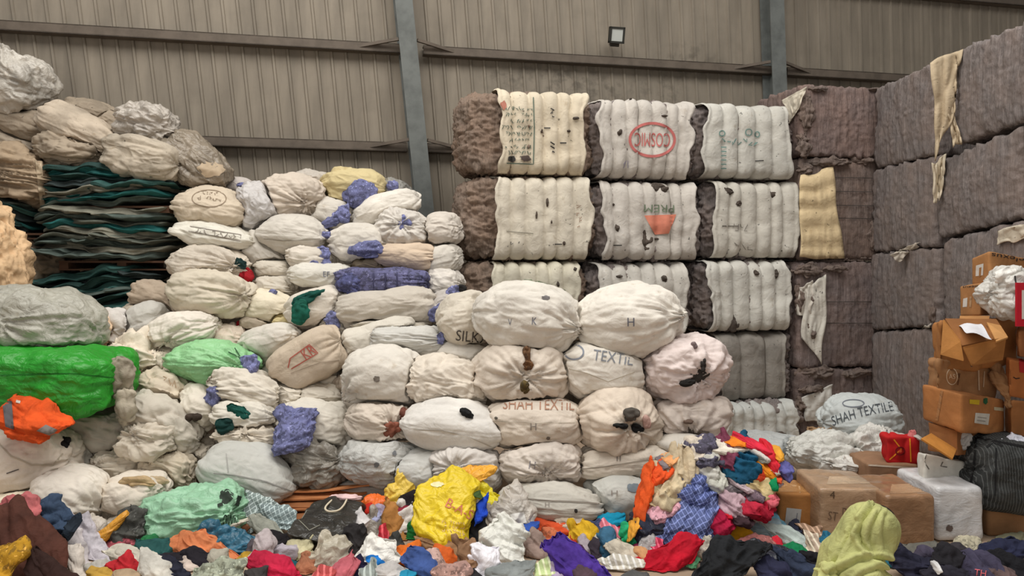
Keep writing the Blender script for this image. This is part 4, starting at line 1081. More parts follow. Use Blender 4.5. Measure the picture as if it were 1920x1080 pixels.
V, Fc = [], []
U = []
u = -9.0
k = 0
while u < 9.0:
    U += [(u, 0), (u + .126, 0), (u + .136, .02), (u + .160, .02), (u + .168, .0)]
    u += .168
    k += 1
zs = [-.0, 1.8, 3.6, 5.4, 7.5]
for z in zs:
    for (uu, out) in U:
        us = uu - (z - 3.4) * lean(uu)
        V.append((us, -out, z))
n = len(U)
for i in range(len(zs) - 1):
    for j in range(n - 1):
        Fc.append((i * n + j, i * n + j + 1, (i + 1) * n + j + 1, (i + 1) * n + j))
wall_back = mesh_obj('wall_back', V, Fc, mat((140, 131, 118), 'wall'), W0, smooth=False)
wall_back.rotation_euler = (0, 0, WANG)
wall_back['kind'] = 'structure'

fl = mesh_obj('floor', [(-12, -6, 0), (12, -6, 0), (12, 13, 0), (-12, 13, 0)], [(0, 1, 2, 3)], mat((196, 172, 148), 'floor'), smooth=False)
fl['kind'] = 'structure'

STEEL = mat((112, 116, 114), 'metal'); GIRT = mat((106, 96, 86), 'metal')
def wall_bar(name, u0, u1, z, h, out0, out1, m, parent=None):
    lst = []
    for (a, b, c, d) in ((out0, out1, z, z + .012), (out0, out1, z + h - .012, z + h), (out1 - .012, out1, z, z + h)):
        V, Fc = box_vf(u0, u1, -b, -a, c, d); lst.append((V, Fc))
    V, Fc = join_vf(lst)
    V = [tuple(wall_pt(x, -y, zz)) for x, y, zz in V]
    return mesh_obj(name, V, Fc, m, smooth=False, parent=parent)
zg1 = wall_at(960, 104, .12)[1]; zg2 = wall_at(600, 272, .12)[1]
u1, _ = wall_at(778, 100, .12); u2, _ = wall_at(1462, 100, .12)
for i, (a, b, z) in enumerate(((-9, u1 - .1, zg1 - .055), (u1 + .1, u2 - .1, zg1 - .055), (u2 + .1, 9, zg1 - .055), (-9, u1 - .1, zg2 - .05), (u1 + .1, u2 - .1, zg2 - .05), (u2 + .1, 9, zg2 - .05), (u2 + .1, 9, wall_at(1900, 4, .12)[1] - .05))):
    g = wall_bar('trim_%d' % (i + 1), a, b, z, .11, .03, .15, GIRT)
    g['kind'] = 'structure'
for (pxt, pyt, pxb, pyb, nm) in ((757, 0, 800, 420, 1), (1457, 0, 1464, 200, 2)):
    ut, zt = wall_at(pxt, pyt, .3); ub, zb = wall_at(pxb, pyb, .3)
    sl = (ut - ub) / (zt - zb)
    lst = []
    for (a, b, o0, o1) in ((-.105, .105, .285, .30), (-.006, .006, .06, .285), (-.105, .105, .045, .06)):
        V, Fc = box_vf(a, b, -o1, -o0, 0, 7.5); lst.append((V, Fc))
    V, Fc = join_vf(lst)
    V = [tuple(wall_pt(ub + (z - zb) * sl + x, -y, z)) for x, y, z in V]
    col = mesh_obj('steel_column', V, Fc, STEEL, smooth=False); col['kind'] = 'structure'
    # fly braces from girt to column
    for zg in ([zg1] if nm == 2 else [zg1, zg2]):
        for sd in (-1, 1):
            uc = ub + (zg - zb) * sl
            a = wall_pt(uc + sd * .11, .26, zg + .08); b = wall_pt(uc + sd * .58, .13, zg + .0)
            d = b - a; L = np.linalg.norm(d); d /= L
            s1 = np.cross(d, [0, 0, 1]); s1 /= np.linalg.norm(s1); s2 = np.cross(d, s1)
            V, Fc = box_vf(0, L, -.018, .018, -.018, .018)
            V = [tuple(a + d * x + s1 * y + s2 * z) for x, y, z in V]
            mesh_obj('brace', V, Fc, GIRT, smooth=False, parent=col)

# flood light on the wall
uu, zz = wall_at(1150, 71, .18)
c = wall_pt(uu, .30, zz)
fl_ = empty('flood_light', wall_pt(uu, .08, zz)); tag(fl_, 'small square flood light fixed high on the ribbed wall', 'light')
def flp(lst, nm, m):
    V, Fc = join_vf(lst)
    R = Matrix.Rotation(WANG, 3, 'Z') @ Matrix.Rotation(math.radians(14), 3, 'X')
    return mesh_obj(nm, [tuple(Vector(c) + R @ Vector(v) - Vector(fl_.location)) for v in V], Fc, m, parent=fl_, smooth=False)
flp([box_vf(-.1, .1, -.03, .03, .075, .10), box_vf(-.1, .1, -.03, .03, -.10, -.075), box_vf(-.1, -.075, -.03, .03, -.1, .1), box_vf(.075, .1, -.03, .03, -.1, .1), box_vf(-.09, .09, .0, .05, -.09, .09)], 'housing', mat((54, 54, 50), 'metal'))
flp([box_vf(-.075, .075, -.02, -.005, -.075, .075)], 'lens', mat((190, 194, 190), 'lens'))
flp([box_vf(-.02, .02, .05, .2, -.12, -.06), box_vf(-.06, .06, .04, .055, -.14, -.09)], 'bracket', mat((70, 66, 60), 'metal'))
# ---------------------------------------------------------------- bales
FIB = (142, 134, 132); FIBB = (146, 130, 118)
def tri_map(corn, q):
    """corn[(sx,sy,sz)] in {0,1}; q in [-1,1]^3"""
    t = (q + 1) / 2; out = 0
    for a in (0, 1):
        for b in (0, 1):
            for c in (0, 1):
                w = (t[:, 0] if a else 1 - t[:, 0]) * (t[:, 1] if b else 1 - t[:, 1]) * (t[:, 2] if c else 1 - t[:, 2])
                out = out + w[:, None] * corn[(a, b, c)][None, :]
    return out

def fibre_block(name, corn, seed, col, parent=None, n=44, amp=.02, bulge=(0, 0, 0), ex=9, streak=True):
    D, cube, Fc, e, deg = cubesphere(n)
    q = D / ((np.abs(D) ** ex).sum(1) ** (1 / ex))[:, None]
    q = q.copy()
    for k in range(3):
        o1, o2 = (k + 1) % 3, (k + 2) % 3
        q[:, k] *= 1 + bulge[k] * np.clip(1 - q[:, o1] ** 2, 0, 1) * np.clip(1 - q[:, o2] ** 2, 0, 1)
    V = tri_map(corn, q)
    c = V.mean(0)
    N = normals(V, Fc)
    L = V - c + seed * 3.3
    dsp = (fbm(L * 5, 2, seed) - .5) * 2 * amp * (.7 if streak else 1.4)
    if streak:
        dsp += (fbm(L * np.array([30, 30, 3]), 2, seed + 4) - .5) * 2 * amp * .9
    dsp += (fbm(L * 30, 2, seed + 8) - .5) * 2 * amp * (.7 if streak else 1.1)
    if not streak: dsp += (1 - np.abs(2 * vnoise(warp(L * 16, 1.5, .8, seed), seed + 6) - 1) - .5) * amp * .9
    if streak:
        ab = np.sort(np.abs(q), axis=1); eg = np.clip((ab[:, 1] - .9) / .1, 0, 1)
        dsp += eg * (fbm(L * 17, 2, seed + 3) - .42) * .10
    V = V + N * dsp[:, None]
    V[:, 2] = np.maximum(V[:, 2], .004)
    return V, Fc, c

BDIR = np.array([UX, UY, 0]); BDEP = np.array([-UY, UX, 0])
def bale_frame(px0, px1, py0, py1, Yl):
    """front face between pixel columns px0..px1 when the row runs parallel with the wall; Yl is the depth at px0"""
    A = P(px0, (py0 + py1) / 2, Yl)
    # find right end on the line A + s*BDIR with pixel px1
    k = (px1 - 960) / F
    s = (k * A[1] - A[0]) / (BDIR[0] - k * BDIR[1])
    B = A + BDIR * s
    Ym = (A[1] + B[1]) / 2
    zt = H - (py0 - HY) / F * Ym; zb = H - (py1 - HY) / F * Ym
    return A, s, zt, zb

def fabric_bale(label, px0, px1, py0, py1, Yl, seed, endl=.2, endr=.08, wrapc=(206, 198, 182), nst=6, prints=(), tufts=(), fibc=FIB, d=.95, dirty=False, group='wrapped bales stacked in columns'):
    A, w, zt, zb = bale_frame(px0, px1, py0, py1, Yl)
    h = zt - zb
    base = A + BDIR * w / 2 + BDEP * d / 2; base[2] = zb
    root = empty('fabric_bale', base); tag(root, label, 'bale', group)
    corn = {}
    for a in (0, 1):
        for b in (0, 1):
            for c_ in (0, 1):
                x = (-endl if a == 0 else w + endr)
                y = .05 if b == 0 else d
                z = .02 if c_ == 0 else h - .02
                p = A + BDIR * x + BDEP * y; p[2] = zb + z
                corn[(a, b, c_)] = p
    V, Fc, c = fibre_block('fibre_core', corn, seed, fibc, n=60, amp=.036, bulge=(.07, .0, .0), ex=7, streak=False)
    mesh_obj('fibre_core', V - base, Fc, mat(fibc, 'fibre'), (0, 0, 0), root)
    # wrap: sleeve of cloth round the bale between the straps
    nx, nt = 76, 96
    xs = np.linspace(0, 1, nx)
    th = np.linspace(0, 2 * math.pi, nt, endpoint=False)
    S_, T_ = np.meshgrid(xs, th, indexing='ij')
    ct, st = np.cos(T_), np.sin(T_)
    ex = 7.0
    r = 1 / ((np.abs(ct) ** ex + np.abs(st) ** ex) ** (1 / ex))
    yy = ct * r; zz = st * r
    s = S_ * nst
    rg = random.Random(int(seed * 13))
    jit = np.array([0] + [(rg.random() - .5) * .3 for _ in range(nst - 1)] + [0])
    knots = np.arange(nst + 1) + jit
    bul = np.zeros_like(S_)
    for i in range(nst):
        m_ = (s >= knots[i]) & (s <= knots[i + 1])
        f = (s - knots[i]) / (knots[i + 1] - knots[i])
        bul = np.where(m_, np.sqrt(np.clip(4 * f * (1 - f), 0, 1)), bul)
    endw = np.clip(1 - np.minimum(S_, 1 - S_) / .05, 0, 1)
    pts = np.stack([S_.ravel() * w * 4, (yy * 2).ravel() + seed, (zz * 2).ravel()], 1)
    low = (fbm(pts * 1.2, 2, seed) - .5).reshape(S_.shape)
    wr = np.abs(2 * vnoise(np.stack([S_.ravel() * w * 7, yy.ravel() * 6 + seed, zz.ravel() * 5], 1), seed + 2).reshape(S_.shape) - 1) - .5
    fine = (fbm(np.stack([S_.ravel() * w * 16, yy.ravel() * 8, zz.ravel() * 14 + seed], 1), 2, seed + 5).reshape(S_.shape) - .5)
    off = .004 + .058 * bul + .05 * low + .009 * wr + .006 * fine + .05 * endw
    HYd, HZ = d / 2 - .02, h / 2 - .035
    ragx = (fbm(np.stack([T_[0] * 0 + seed, (yy * 2)[0], (zz * 2.2)[0]], 1), 3, seed) - .5) * .16
    ragx2 = (fbm(np.stack([T_[0] * 0 + seed + 9, (yy * 2)[0], (zz * 2.2)[0]], 1), 3, seed) - .5) * .16
    X = S_ * w + (1 - S_) ** 6 * ragx[None, :] + S_ ** 6 * ragx2[None, :]
    Yb = d / 2 + yy * (HYd + off)
    Zb = h / 2 + zz * (HZ + off * .7)
    Zb = np.clip(Zb, .004, None)
    W = A[None, None, :] + X[..., None] * BDIR + Yb[..., None] * BDEP
    W[..., 2] = zb + Zb
    W = W.reshape(-1, 3)
    Fw = []
    for i in range(nx - 1):
        for j in range(nt):
            j2 = (j + 1) % nt
            Fw.append((i * nt + j, i * nt + j2, (i + 1) * nt + j2, (i + 1) * nt + j))
    bv = bvh_of(W, Fw)
    mats = [mat(wrapc, 'dusty' if dirty else 'bale')]
    Vt = [W - base]; Fl = [list(f) for f in Fw]; mi = [0] * len(Fl); bs = len(W)
    for v3, f3, col in lay_prints(prints, bv, .012):
        mm = mat(col, 'ink')
        if mm not in mats: mats.append(mm)
        Vt.append(v3 - base); Fl += [[i + bs for i in f] for f in f3]; mi += [mats.index(mm)] * len(f3); bs += len(v3)
    mesh_obj('cloth_wrap', np.concatenate(Vt), Fl, mats, (0, 0, 0), root, True, mi)
    # binding straps in the grooves
    for i in range(1, nst):
        x = knots[i] / nst * w
        Vs, Fs = [], []
        for j in range(nt):
            for dx in (-.006, .006):
                oo = .010 + .05 * low[int(round((nx - 1) * knots[i] / nst)), j]
                p = A + BDIR * (x + dx) + BDEP * (d / 2 + yy[0, j] * (HYd + oo)); p[2] = zb + max(.003, h / 2 + zz[0, j] * (HZ + oo * .7))
                Vs.append(p - base)
        for j in range(nt):
            j2 = (j + 1) % nt
            Fs.append((2 * j, 2 * j + 1, 2 * j2 + 1, 2 * j2))
        mesh_obj('strap', Vs, Fs, mat((92, 84, 74), 'ink'), (0, 0, 0), root)
    for k, (x, y, tw, thh, rot) in enumerate(tufts):
        p = hit_px(bv, x, y)
        if p is None: continue
        hf = np.array([tw / 2 * p[1] / F, .03, thh / 2 * p[1] / F])
        vv, ff = crumple(p, hf, rot, seed + k * 2.1, 12, .02)
        t_ = mesh_obj('fibre_tuft', vv - base, ff, mat((96, 88, 82), 'fibre'), (0, 0, 0), root)
        t_['label'] = 'dark fibre bulging through the wrap'
    return root

IG = (96, 112, 100); IK = (70, 68, 66)
fabric_bale('top bale of the first column with green printed text lines', 935, 1098, 168, 326, 7.6, 1.1, endl=.3, wrapc=(220, 208, 186), fibc=FIBB,
    prints=[q for k, y in enumerate((203, 215, 227, 239, 251, 263, 275, 286)) for q in scrawl(970 + (k % 3) * 3, y, 58 - (k % 3) * 8, 7, 181, IG, 11 - k % 3, k)] + [
            ('L', [(1000, 182), (1002, 240), (1000, 308), (950, 306)], 2.0, IG), ('D', 960, 298, 7, 6, IK), ('D', 986, 297, 9, 6, (96, 84, 80)), ('L', [(1020, 240), (1032, 240)], 2, IK), ('L', [(1050, 268), (1062, 268)], 2.4, IK), ('D', 944, 198, 6, 9, (180, 120, 104))] + scrawl(1036, 208, 24, 7, 90, IK, 4, 3, 2) + scrawl(1036, 276, 22, 8, 90, IK, 3, 4, 2.4),
    tufts=[(1080, 222, 14, 10, 0), (1016, 246, 5, 8, 0), (1066, 246, 8, 5, 0)])
fabric_bale('second bale of the first column with its brown end bulging', 928, 1106, 330, 488, 7.62, 2.3, endl=.3, wrapc=(216, 208, 192), fibc=FIBB,
    prints=scrawl(1086, 402, 50, 9, 88, (150, 120, 100), 7) + scrawl(966, 456, 18, 6, 0, IK, 3, 2) + [('L', [(1040, 458), (1054, 458)], 2, IK), ('L', [(950, 434), (1000, 438)], 1.6, (150, 144, 130))],
    tufts=[(1026, 380, 5, 18, 0), (1006, 404, 5, 14, 0), (1058, 456, 6, 8, 0), (1034, 416, 4, 8, 0)])
fabric_bale('third bale of the first column behind the top sacks', 918, 1088, 492, 640, 7.62, 3.4, endl=.26, wrapc=(212, 206, 188), fibc=FIBB,
    prints=[('L', [(930, 540), (1010, 528), (1060, 545)], 3, (140, 150, 124)), ('D', 990, 530, 10, 7, (150, 160, 134))], tufts=[(1046, 532, 6, 10, 0), (1078, 505, 8, 8, 0)])
RD = (196, 112, 108)
fabric_bale('top bale of the second column with a red oval emblem printed upside down', 1122, 1296, 186, 334, 7.86, 4.1, endl=.07, wrapc=(206, 200, 192), nst=7,
    prints=[('O', 1223, 262, 42, 31, 5, RD), ('T', 'COSMIC', 1223, 262, 66, 26, 181, RD), ] + scrawl(1176, 308, 16, 14, 0, (150, 144, 160), 2),
    tufts=[(1162, 250, 12, 14, 20), (1245, 217, 14, 6, 0), (1182, 186, 8, 6, 0)])
fabric_bale('second bale of the second column with an orange half-round print', 1128, 1304, 340, 488, 7.88, 5.2, endl=.07, wrapc=(208, 202, 194), nst=7,
    prints=[('T', 'PREM', 1236, 391, 56, 14, 181, (120, 134, 112)), ('Q', [(1208, 404), (1268, 402), (1254, 438), (1228, 440)], (226, 142, 118)), ('L', [(1150, 460), (1166, 460)], 2, IK)],
    tufts=[(1232, 352, 40, 18, 4), (1210, 450, 26, 36, 4), (1158, 428, 12, 16, 0), (1150, 384, 6, 6, 0), (1230, 448, 12, 6, 0)])
fabric_bale('third bale of the second column behind the H-marked sack', 1122, 1284, 494, 640, 7.88, 6.3, endl=.07, wrapc=(210, 206, 198), nst=6, tufts=[(1162, 518, 14, 8, 0), (1246, 524, 12, 14, 0), (1260, 560, 12, 8, 0)])
IT = (112, 146, 140)
fabric_bale('top bale of the third column with faint teal stencil marks', 1318, 1482, 194, 334, 8.15, 7.2, endl=.07, endr=.08, wrapc=(208, 206, 198), nst=5,
    prints=scrawl(1382, 266, 80, 12, 1, IT, 8, 4, 1.8) + [('O', 1354, 250, 5, 5, 1.8, IT), ('O', 1404, 248, 6, 6, 1.8, IT), ('O', 1420, 252, 4, 5, 1.8, IT)] + [('L', [(1352, 276 + i * 8), (1362, 276 + i * 8)], 2, IT) for i in range(6)] + [('L', [(1416, 302), (1432, 301)], 2, IK)],
    tufts=[(1450, 190, 12, 8, 0)])
fabric_bale('second bale of the third column with three dark tufts', 1338, 1494, 340, 484, 8.2, 8.1, endl=.08, endr=.05, wrapc=(206, 202, 192), nst=6,
    prints=scrawl(1386, 426, 34, 12, 4, (130, 124, 116), 4) + scrawl(1394, 462, 38, 12, 2, (140, 134, 124), 3, 5) + [('L', [(1354, 424), (1384, 424)], 2, (120, 114, 106))], tufts=[(1364, 358, 26, 16, 8), (1384, 382, 14, 12, 0), (1448, 366, 20, 14, 6)])
fabric_bale('third bale of the third column with a torn grey patch', 1326, 1478, 490, 622, 8.15, 9.3, endl=.07, endr=.12, wrapc=(212, 210, 202), nst=6, tufts=[(1376, 602, 22, 36, 10), (1418, 512, 10, 10, 0), (1454, 514, 14, 18, 0)])
fabric_bale('fourth bale of the third column, dim and grey', 1350, 1474, 626, 752, 8.2, 10.1, endl=.05, endr=.12, wrapc=(150, 145, 138), nst=3, dirty=True)
fabric_bale('lowest bale of the third column behind the clothes heap', 1358, 1492, 758, 836, 8.0, 11.5, endl=.04, endr=.12, wrapc=(206, 208, 204), nst=7, tufts=[(1466, 822, 34, 26, 0)])

# fibre bales without wrap, fourth column
def fibre_bale(label, corn, seed, parts=(), group='bare fibre bales', col=FIB, straps=(), bulge=(.0, .05, .0), tufts=()):
    V, Fc, c = fibre_block('fibre_bale', corn, seed, col, n=52, amp=.016, bulge=bulge, ex=22)
    base = sum(corn[(a, b, 0)] for a in (0, 1) for b in (0, 1)) / 4
    o = mesh_obj('fibre_bale', V - base, Fc, mat(col, 'fibre'), base)
    tag(o, label, 'bale', group)
    bv = bvh_of(V, Fc)
    for nm, poly, colr, mk, lb in parts:
        cloth_piece(nm, poly, bv, o, base, colr, mk, lb, seed)
    for k, (x, y, tw, th_, rot) in enumerate(tufts):
        p = hit_px(bv, x, y, P(x, y, base[1] - .4))
        vv, ff = crumple(p, np.array([tw / 2 * p[1] / F, .07, th_ / 2 * p[1] / F]), rot, seed + k * 1.7, 20, .035, (9, 16, 16), .6)
        mesh_obj('fibre_tuft', vv - base, ff, mat((128, 116, 110), 'fibre'), (0, 0, 0), o)
    for pts in straps:
        for v3, f3, cc in lay_prints([('L', pts, 1.6, (0, 0, 0))], bv, .02):
            mesh_obj('strap', v3 - base, f3, mat((84, 76, 72), 'ink'), (0, 0, 0), o)
    return o

def cloth_piece(nm, poly, bv, parent, base, colr, mk, lb, seed):
    """a loose cloth hanging on a bale: quad patch in photo pixels laid on the bale and rumpled"""
    q = np.array(poly, float); n = 22
    U_, V_ = np.meshgrid(np.linspace(0, 1, n), np.linspace(0, 1, n), indexing='ij')
    u, v = U_.ravel()[:, None], V_.ravel()[:, None]
    p2 = (1 - u) * (1 - v) * q[0] + u * (1 - v) * q[1] + u * v * q[2] + (1 - u) * v * q[3]
    g = np.concatenate([u * 3, v * 3, u * 0 + seed], 1)
    p2 = p2 + (np.stack([vnoise(g, seed + 1), vnoise(g, seed + 2)], 1) - .5) * 10
    out = []; last = None
    for k, (x, y) in enumerate(p2):
        h = hit_px(bv, x, y)
        out.append(h)
    ds = [h[1] for h in out if h is not None]
    if not ds: return
    md = float(np.median(ds))
    out = [h if h is not None else P(x, y, md) for h, (x, y) in zip(out, p2)]
    V3 = np.array(out)
    dirs = (V3 - CAM); dirs /= np.linalg.norm(dirs, axis=1)[:, None]
    w = np.abs(2 * vnoise(np.concatenate([u * 5, v * 2.5, u * 0 + seed], 1), seed + 3) - 1)
    if nm == 'cloth_panel': w = .35 * w + .9 * np.abs(np.sin(4.6 * math.pi * v[:, 0]))
    V3 = V3 - dirs * (.03 + .05 * w)[:, None]
    Fc = [(i * n + j, (i + 1) * n + j, (i + 1) * n + j + 1, i * n + j + 1) for i in range(n - 1) for j in range(n - 1)]
    o = mesh_obj(nm, V3 - base, Fc, mat(colr, mk), (0, 0, 0), parent)
    sol = o.modifiers.new('thickness', 'SOLIDIFY'); sol.thickness = .006
    if lb: o['label'] = lb
    return o

def row_corn(px0, px1, py0, py1, Yl, d=.95, dz=(0, 0)):
    A, w, zt, zb = bale_frame(px0, px1, py0, py1, Yl)
    corn = {}
    for a in (0, 1):
        for b in (0, 1):
            for c_ in (0, 1):
                p = A + BDIR * (w * a) + BDEP * (d * b); p[2] = (zt if c_ else zb) + dz[a]
                corn[(a, b, c_)] = p
    return corn
CW = (214, 204, 186)
fibre_bale('top bare fibre bale in the corner column', row_corn(1502, 1660, 162, 294, 8.35), 21.1, tufts=[(1512, 212, 26, 76, 0), (1506, 272, 24, 50, 0), (1642, 168, 30, 12, 0), (1530, 168, 40, 12, 0)], col=(142, 126, 122),
    parts=[('loose_cloth', [(1468, 186), (1512, 164), (1500, 200), (1478, 236)], (206, 198, 182), 'bale', 'torn cream cloth corner')])
fibre_bale('second bare fibre bale of the corner column with a cream quilted cloth panel', row_corn(1500, 1660, 298, 486, 8.38), 22.2, tufts=[(1548, 304, 90, 20, 0), (1510, 318, 34, 20, 0), (1620, 302, 50, 14, 0), (1540, 490, 90, 22, -4), (1636, 440, 20, 60, 0), (1600, 486, 60, 14, 0)], col=(136, 122, 116),
    parts=[('cloth_panel', [(1502, 330), (1560, 312), (1582, 482), (1500, 480)], (222, 200, 160), 'bale', 'cream cloth panel with strap folds')],
    straps=[[(1502, y), (1640, y + 2)] for y in (332, 358, 384, 408)])
fibre_bale('third bare fibre bale of the corner column with torn white cloth', row_corn(1496, 1656, 492, 688, 8.36), 23.3, tufts=[(1512, 508, 50, 26, 0), (1560, 504, 60, 14, -4), (1498, 560, 16, 60, 0), (1516, 616, 26, 34, 0), (1520, 560, 10, 22, 0)], col=(136, 124, 122),
    parts=[('torn_cloth', [(1512, 532), (1549, 519), (1541, 684), (1502, 630)], (218, 214, 204), 'bale', 'torn white cloth'), ('torn_cloth', [(1496, 536), (1524, 530), (1522, 590), (1494, 588)], (210, 204, 194), 'bale', 'torn white cloth')],
    straps=[[(1550, 606), (1636, 606)], [(1550, 566), (1636, 566)]])
fibre_bale('lowest bare fibre bale of the corner column with a hanging white cloth', row_corn(1496, 1656, 692, 822, 8.36), 24.4, tufts=[(1528, 700, 70, 30, -8), (1600, 700, 70, 18, -6), (1522, 730, 50, 20, 0), (1500, 760, 20, 40, 0)], col=(128, 116, 114),
    parts=[('hanging_cloth', [(1504, 742), (1562, 722), (1552, 790), (1510, 792)], (214, 212, 206), 'bale', 'hanging white cloth')])

# side stack running toward the viewer along the right
XR = 4.12
def side_corn(px0, px1, tl, tr, bl, br, dx0=0, dx1=0, d=.95):
    x0, x1 = XR + dx0, XR + dx1
    Y0 = x0 * F / (px0 - 960); Y1 = x1 * F / (px1 - 960)
    z = lambda py, Y: H - (py - HY) / F * Y
    fr = {(0, 1): np.array([x0, Y0, z(tl, Y0)]), (1, 1): np.array([x1, Y1, z(tr, Y1)]), (0, 0): np.array([x0, Y0, z(bl, Y0)]), (1, 0): np.array([x1, Y1, z(br, Y1)])}
    nrm = np.array([Y0 - Y1, x1 - x0, 0]); nrm /= np.linalg.norm(nrm)
    return {(a, b, c_): fr[(a, c_)] + nrm * d * b for a in (0, 1) for b in (0, 1) for c_ in (0, 1)}
HANG = 'hanging_cloth'
fibre_bale('top bare fibre bale of the inner side column', side_corn(1640, 1752, 168, 116, 316, 290), 31.1)
fibre_bale('second bare fibre bale of the inner side column', side_corn(1634, 1752, 320, 292, 472, 462), 32.2, parts=[('cloth_scrap', [(1670, 478), (1720, 455), (1722, 462), (1684, 488)], (206, 196, 182), 'bale', 'white cloth scrap')])
fibre_bale('third bare fibre bale of the inner side column', side_corn(1630, 1760, 476, 466, 618, 612), 33.3, tufts=[(1754, 466, 24, 40, 0), (1752, 590, 20, 40, 0)], parts=[('cloth_scrap', [(1726, 612), (1748, 606), (1744, 628), (1728, 630)], (206, 200, 190), 'bale', 'white cloth scrap')])
fibre_bale('lowest bare fibre bale of the inner side column', side_corn(1634, 1754, 622, 616, 826, 860), 34.4)
fibre_bale('top bare fibre bale of the outer side column', side_corn(1790, 1960, 98, 24, 272, 214), 35.5, parts=[(HANG, [(1746, 118), (1804, 92), (1790, 200), (1756, 300)], (196, 178, 150), 'bale', 'hanging tan cloth'), (HANG, [(1772, 196), (1788, 190), (1802, 268), (1790, 274)], (200, 184, 158), 'bale', 'hanging tan cloth')])
fibre_bale('second bare fibre bale of the outer side column', side_corn(1758, 1912, 306, 236, 446, 408), 36.6, parts=[(HANG, [(1750, 306), (1776, 292), (1762, 372), (1752, 380)], (212, 200, 178), 'bale', 'hanging cream cloth')])
fibre_bale('third bare fibre bale of the outer side column', side_corn(1766, 1960, 452, 402, 604, 640), 37.7, parts=[(HANG, [(1752, 506), (1760, 498), (1757, 560), (1734, 550)], (206, 196, 180), 'bale', 'hanging cream cloth'), (HANG, [(1868, 432), (1925, 418), (1925, 446), (1872, 460)], (206, 196, 178), 'bale', 'cream cloth flap')])
# ---------------------------------------------------------------- folded tarpaulins on pallets, flat bundle
def tarp(label, x0, x1, yc, hp, Y, col, seed, stack, dep=.42, mk='cloth', name='folded_tarpaulin'):
    D, cube, Fc, e, deg = cubesphere(36)
    q = D / snorm(D, 'b')[:, None]
    c = P((x0 + x1) / 2, yc, Y)
    half = np.array([(x1 - x0) / 2 * Y / F, dep, hp / 2 * Y / F * 1.6])
    L = q * half
    wv = lambda X, s: (fbm(np.stack([X * 2.4, X * 0 + s, X * 0], 1), 2, 3) - .5)
    zc = wv(L[:, 0], stack) * .13 + wv(L[:, 0] * 2.2 + 7, stack + seed * .35) * .07
    V = L.copy()
    V[:, 1] += (fbm(np.stack([L[:, 0] * 3, L[:, 2] * 22 + seed, L[:, 0] * 0], 1), 2, seed) - .5) * .34
    V[:, 2] -= .06 * np.clip(vnoise(np.stack([L[:, 0] * 3 + seed, L[:, 0] * 0, L[:, 0] * 0], 1), 5) - .5, 0, 1) * np.clip(-L[:, 1] / dep, 0, 1)
    V[:, 2] += zc + (np.abs(2 * vnoise(np.stack([L[:, 0] * 5, L[:, 1] * 5, L[:, 2] * 40 + seed], 1), seed) - 1) - .5) * .024
    V[:, 0] += (vnoise(np.stack([L[:, 2] * 25 + seed, L[:, 1] * 3, np.sign(L[:, 0])], 1), seed) - .5) * .10
    rr_ = math.radians((vnoise(np.array([[seed * 3.7, .5, .5]]), 2)[0] - .5) * 5); V[:, 2] += V[:, 0] * math.tan(rr_) * .6
    o = mesh_obj(name, V, Fc, mat(col, mk, .7), c)
    tag(o, label, 'tarpaulin', 'folded tarpaulins at the back left')
    return o
TG = [(48, 78, 74), (58, 96, 92), (86, 98, 92), (140, 138, 124), (54, 64, 64), (40, 104, 102), (104, 108, 98)]
rg = random.Random(5)
for i in range(8):
    col = TG[(0, 5, 0, 4, 1, 3, 5, 2)[i]]
    tarp('dark green folded tarpaulin in the uppermost layers of the stack', 104 + rg.randint(-6, 12), 342 + rg.randint(-22, 4), 318 + i * 9, 9, 7.75, col, i + 1.3, 1.0)
for i in range(9):
    col = TG[(3, 2, 6, 5, 3, 6, 2, 3, 2)[i]]
    tarp('grey-green folded tarpaulin in the middle layers between two pallets', 100 + rg.randint(-8, 20), 344 + rg.randint(-14, 4), 402 + i * 9.6, 9.6, 7.75, col, i + 20.3, 2.0)
for i in range(9):
    col = TG[(1, 4, 0, 1, 2, 0, 4, 1, 0)[i]]
    tarp('dark teal folded tarpaulin in the lowest layers of the stack', 96 + rg.randint(-8, 14), 292 + rg.randint(-14, 40), 512 + i * 9.2, 9.2, 7.75, col, i + 40.3, 3.0)
for i in range(6):
    col = TG[(2, 1, 4, 0, 5, 4)[i]]
    tarp('dark folded tarpaulin in the short stack at the left edge', -60 + rg.randint(-8, 6), 94 + rg.randint(-10, 6), 388 + i * 8.6, 8.6, 7.75, col, i + 60.3, 4.0)

def pallet(label, x0, x1, y0, y1, Yf, d=.8):
    A = P(x0, y1, Yf); B = P(x1, y0, Yf)
    r = empty('wooden_pallet', ((A[0] + B[0]) / 2, Yf + d / 2, A[2])); tag(r, label, 'pallet')
    w, h = (B[0] - A[0]), (B[2] - A[2])
    m = mat((96, 70, 54), 'wood')
    loc = np.array(r.location)
    for k in range(4):
        V, Fc = box_vf(-w / 2, w / 2, -d / 2 + k * d * .27, -d / 2 + k * d * .27 + .12, h - .02, h)
        mesh_obj('deck_board', V, Fc, m, (0, 0, 0), r, False)
    for k in (-1, 0, 1):
        V, Fc = box_vf(k * (w / 2 - .05) - .045, k * (w / 2 - .05) + .045, -d / 2, d / 2, .015, h - .02)
        mesh_obj('stringer', V, Fc, m, (0, 0, 0), r, False)
    for k in (0, 1):
        V, Fc = box_vf(-w / 2, w / 2, -d / 2 + k * (d - .1), -d / 2 + k * (d - .1) + .1, 0, .015)
        mesh_obj('deck_board', V, Fc, m, (0, 0, 0), r, False)
pallet('upper wooden pallet inside the tarpaulin stack', 128, 318, 386, 399, 7.42)
pallet('lower wooden pallet inside the tarpaulin stack', 110, 346, 489, 507, 7.42)
pallet('wooden pallet under the short tarpaulin stack at the left edge', -60, 92, 437, 449, 7.42)
